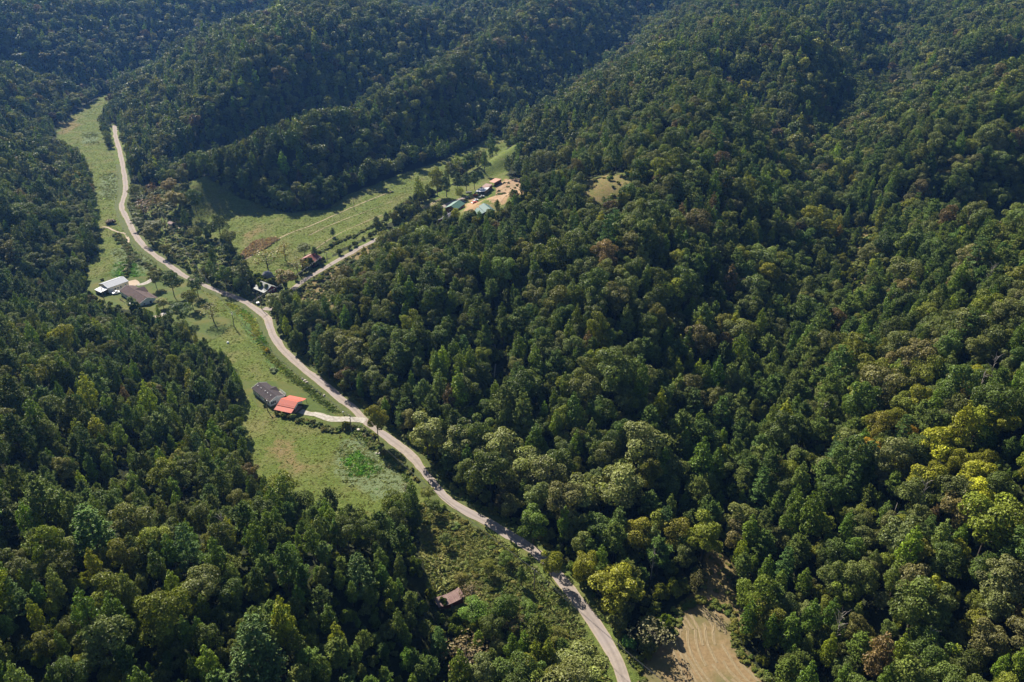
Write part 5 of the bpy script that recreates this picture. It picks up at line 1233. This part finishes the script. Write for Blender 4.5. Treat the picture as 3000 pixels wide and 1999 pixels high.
# collapsing shed near the bottom edge: the ridge sags
A, B_ = [np.array(q) for q in plan([C7(850,985), C7(672,1060)], 2.6)]
ax = B_-A; L = np.linalg.norm(ax); yaw = math.atan2(ax[1], ax[0]); ctr = (A+B_)/2
ds = empty('derelict_shed', (ctr[0], ctr[1], float(gz(*ctr))), yaw); tag(ds, 'derelict shed with a sagging rusty roof among the trees', 'shed')
n_ = np.array([-math.sin(yaw), math.cos(yaw)]); back = 1 if n_[1] > 0 else -1
for k_ in range(6):
    x0, x1 = -L/2+L*k_/6, -L/2+L*(k_+1)/6; s0 = .7*(1-(2*k_/6-1)**2); s1 = .7*(1-(2*(k_+1)/6-1)**2)
    MB().slab((x0+.02, 0, 2.9-s0), (x1-.02, 0, 2.9-s1), (x1-.02, back*4.0, 3.6-s1*1.2), (x0+.02, back*4.0, 3.6-s0*1.2), .07).build('roof_sheet', M['rust_metal'], ds)
MB().box(-L/2+.3, L/2-.3, *(sorted((back*.25, back*3.8))), -.5, 2.0).build('wall', M['barn_boards'], ds)
for x_ in (-.45, 0, .45): MB().box(x_*L-.09, x_*L+.09, -.09+back*.1, .09+back*.1, -.5, 2.1).build('post', M['grey_wood'], ds)

# ------------------------------------------------------------------ poles and wires
POLES = [(C1(1908,820), 9.2, 'wooden utility pole standing in the meadow between house and road'), (C2(1490,840), 8.8, 'wooden utility pole at the mouth of the gravel driveway'),
         (C1(410,492), 8.5, 'utility pole beside the white lean-to of the garage'), (C1(2222,603), 8.5, 'utility pole across the road below the red house'),
         (C6(727,655), 10.5, 'tall utility pole beside the tiny shed'), (C4(768,262), 9.5, 'utility pole in the shaded field beyond the gravel yard'),
         ((1038,616), 9.5, 'utility pole alone in the side field'), (C7(1330,930), 9.5, 'utility pole in the brush by the lower road'),
         (C2(525,602), 6.5, 'short service pole behind the long white house'), (C3(1212,462), 7.0, 'utility pole on the side road by the rusty barn')]
tops = []
road_yaw = [-.6, -.7, .3, .9, -.8, .7, .5, -.75, .4, .8]
for k_, (pt, h, lab) in enumerate(POLES):
    x, y = (plan([pt], 0)[0] if gz(*plan([pt], 0)[0]) < 3 else plan([pt])[0]); z = float(gz(x, y))
    o = empty('utility_pole', (x, y, z), road_yaw[k_]); tag(o, lab, 'utility pole', 'wooden utility poles of the valley')
    MB().cyl((0,0,-.8), (0,0,h), .22, .16, 8).build('pole', M['pole_wood'], o)
    MB().box(-1.1, 1.1, -.07, .07, h-.75, h-.6).build('crossarm', M['pole_wood'], o)
    for x_ in (-.95, .95): MB().cyl((x_,0,h-.6), (x_,0,h-.4), .07, n=6).build('insulator', M['insulator'], o)
    if k_ in (0, 1, 8): MB().cyl((.3,-.28,h-1.9), (.3,-.28,h-1.0), .24, n=10).build('transformer', M['galvanised'], o)
    tops.append((Vector((x, y, z+h-.45)), road_yaw[k_]))
def wire_run(a, b, label, n=2):
    o = empty('power_line', a[0] if isinstance(a, tuple) else a); tag(o, label, 'power line')
    (pa, ra), (pb, rb) = a, b
    for k_ in range(n):
        s1 = (-.95, .95, 0)[k_]; da = Vector((math.cos(ra), math.sin(ra), 0))*s1; db = Vector((math.cos(rb), math.sin(rb), 0))*s1
        if da.dot(db) < 0: db = -db
        L_ = (pb-pa).length; pts = []
        for i in range(13):
            t = i/12; q = (pa+da).lerp(pb+db, t)-pa; q.z -= L_*.022*4*t*(1-t); pts.append(tuple(q))
        V, F = tube(pts, [.04]*13, 4); link('wire', mesh_np('wire', V, F, [M['dark_metal']]), o)
end = plan([(1960,2080)], 0)[0]; tail = (Vector((end[0], end[1], 9.3)), -.75)
wire_run(tops[4], tops[0], 'sagging wires from the tiny shed pole to the meadow pole'); wire_run(tops[0], tops[1], 'wires over the roadside weeds from meadow pole to driveway pole')
wire_run(tops[1], tops[7], 'long wires beside the shaded road from driveway pole to brush pole'); wire_run(tops[7], tail, 'wires running off over the lower road to the bottom edge')
wire_run(tops[0], tops[3], 'wires crossing the road from meadow pole to the pole below the red house'); wire_run(tops[3], tops[9], 'wires along the side road past the red house'); wire_run(tops[6], tops[5], 'wires across the shaded part of the side field')
wire_run(tops[1], tops[8], 'service wire from driveway pole to the long white house', 1); wire_run(tops[0], tops[2], 'service wire from meadow pole past the deck to the garage', 1)

# bushes by the carport, and the fallen trunks
def bush(pt, w, h, tint, label, kind='shrub'):
    x, y = plan([pt], 0)[0]; place_tree(kind, x, y, float(gz(x, y)), w/4.4, h/3.2, x, tint, label, cat='bush')
for pt, w, h, tint, lab in ((C2(640,650),3.2,2.4,OLV,'olive bush under the low edge of the orange carport'), (C2(715,672),3.4,2.2,(.06,.075,.03),'green bush in the middle of the carport row'), (C2(770,690),2.4,1.7,(.075,.07,.03),'small dull bush in the carport row'),
   (C2(820,685),3.2,2.3,(.13,.15,.115),'pale grey-green bush at the driveway end of the carport'), (C2(492,560),1.6,1.6,DKG,'dark bush against the end of the long white house'), (C2(1430,800),4.5,4.0,OLV,'feathery bush at the foot of the driveway pole'),
   (C1(385,265),2.6,1.6,(.08,.085,.04),'round bush on the grass behind the garage'), (C1(2290,1105),3.0,2.4,(.26,.17,.02),'orange-yellow bush in the roadside ditch'), (C2(600,150),4.5,1.6,(.07,.085,.065),'dark weedy clump in the upper meadow'),
   (C7(1975,1310),5.5,4.0,(.05,.10,.05),'bright green bush at the foot of the leafless tree'), (C6(90,610),9,3.2,(.09,.06,.055),'low dark brush pile beside the upper creek')):
    bush(pt, w, h, tint, lab)
for k_, (a, b) in enumerate(LOGS):
    p = plan([a, b]); z0_, z1_ = float(gz(*p[0]))+.6, float(gz(*p[1]))+.4
    o = empty('fallen_trunk', (p[0][0], p[0][1], z0_)); tag(o, ('long bleached fallen trunk lying down the gap in the woods', 'short pale broken trunk below the long fallen one')[k_], 'log')
    dx_, dy_ = p[1]-p[0]; MB().cyl((0,0,0), (dx_*.55, dy_*.55, (z1_-z0_)*.5+.3), .34, .3, 8).cyl((dx_*.54, dy_*.54, (z1_-z0_)*.5+.3), (dx_, dy_, z1_-z0_), .3, .16, 8).build('trunk', M['dead_wood'], o)
    for j in range(5):
        f = .5+.1*j; MB().cyl((dx_*f, dy_*f, (z1_-z0_)*f+.2), (dx_*f+random.uniform(-2, 2), dy_*f+random.uniform(-1.5, .5), (z1_-z0_)*f+random.uniform(.4, 1.6)), .08, .03, 5).build('limb', M['dead_wood'], o)

# dead snags standing in the woods
for k_, (pt, h, lab) in enumerate((((2680,1545),15,'pale dead snag among pines well above the mown field'), ((2442,1905),13,'grey dead tree near the lower edge of the pine slope'), ((2701,1965),12,'bleached dead tree at the bottom edge among dark trees'),
   ((2867,895),16,'bare white-limbed tree high on the sunny shoulder'), ((2850,1215),14,'dead leaning tree above the yellow autumn patch'), ((2893,1150),13,'small dead snag just above the leaning dead tree'), ((663,1625),13,'bare dead tree among pines in the left woods'),
   ((2590,1590),12,'dead pine with broken limbs on the pine slope'), ((2390,1290),14,'grey snag in the dark wooded hollow'), ((1905,1700),12,'leaning pale snag beside the big golden tree'))):
    x, y = plan([pt])[0]; k = KINDS['bare_tree']; z = float(gz(x, y))
    o = empty('dead_tree', (x, y, z), k_*1.9); o.rotation_euler = (.06*(k_ % 3-1), .05*(k_ % 2), k_*1.9); o.scale = (h/15, h/15, h/9.5); tag(o, lab, 'tree')
    g_ = np.random.default_rng(60+k_); tg = [np.array([math.cos(a)*r, math.sin(a)*r, zz]) for a, r, zz in zip(g_.uniform(0, 6.28, 16), g_.uniform(1.2, 3.4, 16), g_.uniform(5, 12.5, 16))]
    V, F = trunk_mesh(g_, 12.5, .24, tg, 16); link('trunk', mesh_np('dead_trunk', V, F, [M['dead_wood']], smooth=True), o)

# young trees standing in the roadside brush
for k_, (pt, kd, h, w, tint, lab) in enumerate(((C7(720,640),'oak_tree',6,5,(.075,.09,.045),'grey-green sapling clump in the upper brush'), (C7(1010,830),'oak_tree',6.5,5.5,OLV,'olive young tree above the rusty shed roof'), (C7(1140,760),'oak_tree',5.5,5,MIDG,'young green tree between the shed and the creek'),
   (C7(1240,900),'poplar_tree',9,4.5,DKG,'dark young tree beside the creek below the brush pole'), (C7(1300,1130),'oak_tree',7,6,MIDG,'round young tree on the creek bank'), (C7(1480,1290),'oak_tree',6,6,OLV,'olive young tree close to the lower creek'),
   (C7(1200,1340),'pine_tree',10,6,MIDG,'young pine in the thicket below the dark dense tree'), (C7(1340,1390),'pine_tree',9,6,DKG,'darker young pine beside the lower thicket'), (C7(640,420),'oak_tree',7,6,(.06,.075,.03),'bushy tree at the top end of the brush'), (C7(600,300),'oak_tree',5,5,OLV,'small bush-like tree at the meadow corner'),
   (C7(450,330),'bare_tree',9,8,GREYB,'thin half-bare tree at the bottom corner of the meadow'), (C7(830,900),'oak_tree',5,5,(.08,.07,.03),'brownish bush-like tree in front of the shed roof'))):
    x, y = plan([pt], 0)[0]; k = KINDS[kd]; bw = {'oak_tree': 11.4, 'poplar_tree': 7.8, 'pine_tree': 8.6, 'bare_tree': 9.0}[kd]
    place_tree(kd, x, y, float(gz(x, y)), w/bw, h/k.h, k_*1.1, tint, lab, var=k_)
# ------------------------------------------------------------------ haze
bm = bmesh.new(); bmesh.ops.create_cube(bm, size=1)
me = bpy.data.meshes.new('haze'); bm.to_mesh(me); bm.free()
hz = link('haze', me); hz.location = (0, 1800, 104); hz.scale = (6200, 5000, 220)
tag(hz, 'thin blue autumn haze filling the valleys', kind='stuff')
hm = bpy.data.materials.new('haze'); hm.use_nodes = True; hn = hm.node_tree; hn.nodes.clear()
ho = hn.nodes.new('ShaderNodeOutputMaterial'); hv = hn.nodes.new('ShaderNodeVolumePrincipled')
hv.inputs['Color'].default_value = (.16, .40, 1.0, 1); hv.inputs['Density'].default_value = .000055; hv.inputs['Anisotropy'].default_value = .35
hn.links.new(hv.outputs[0], ho.inputs['Volume']); me.materials.append(hm)
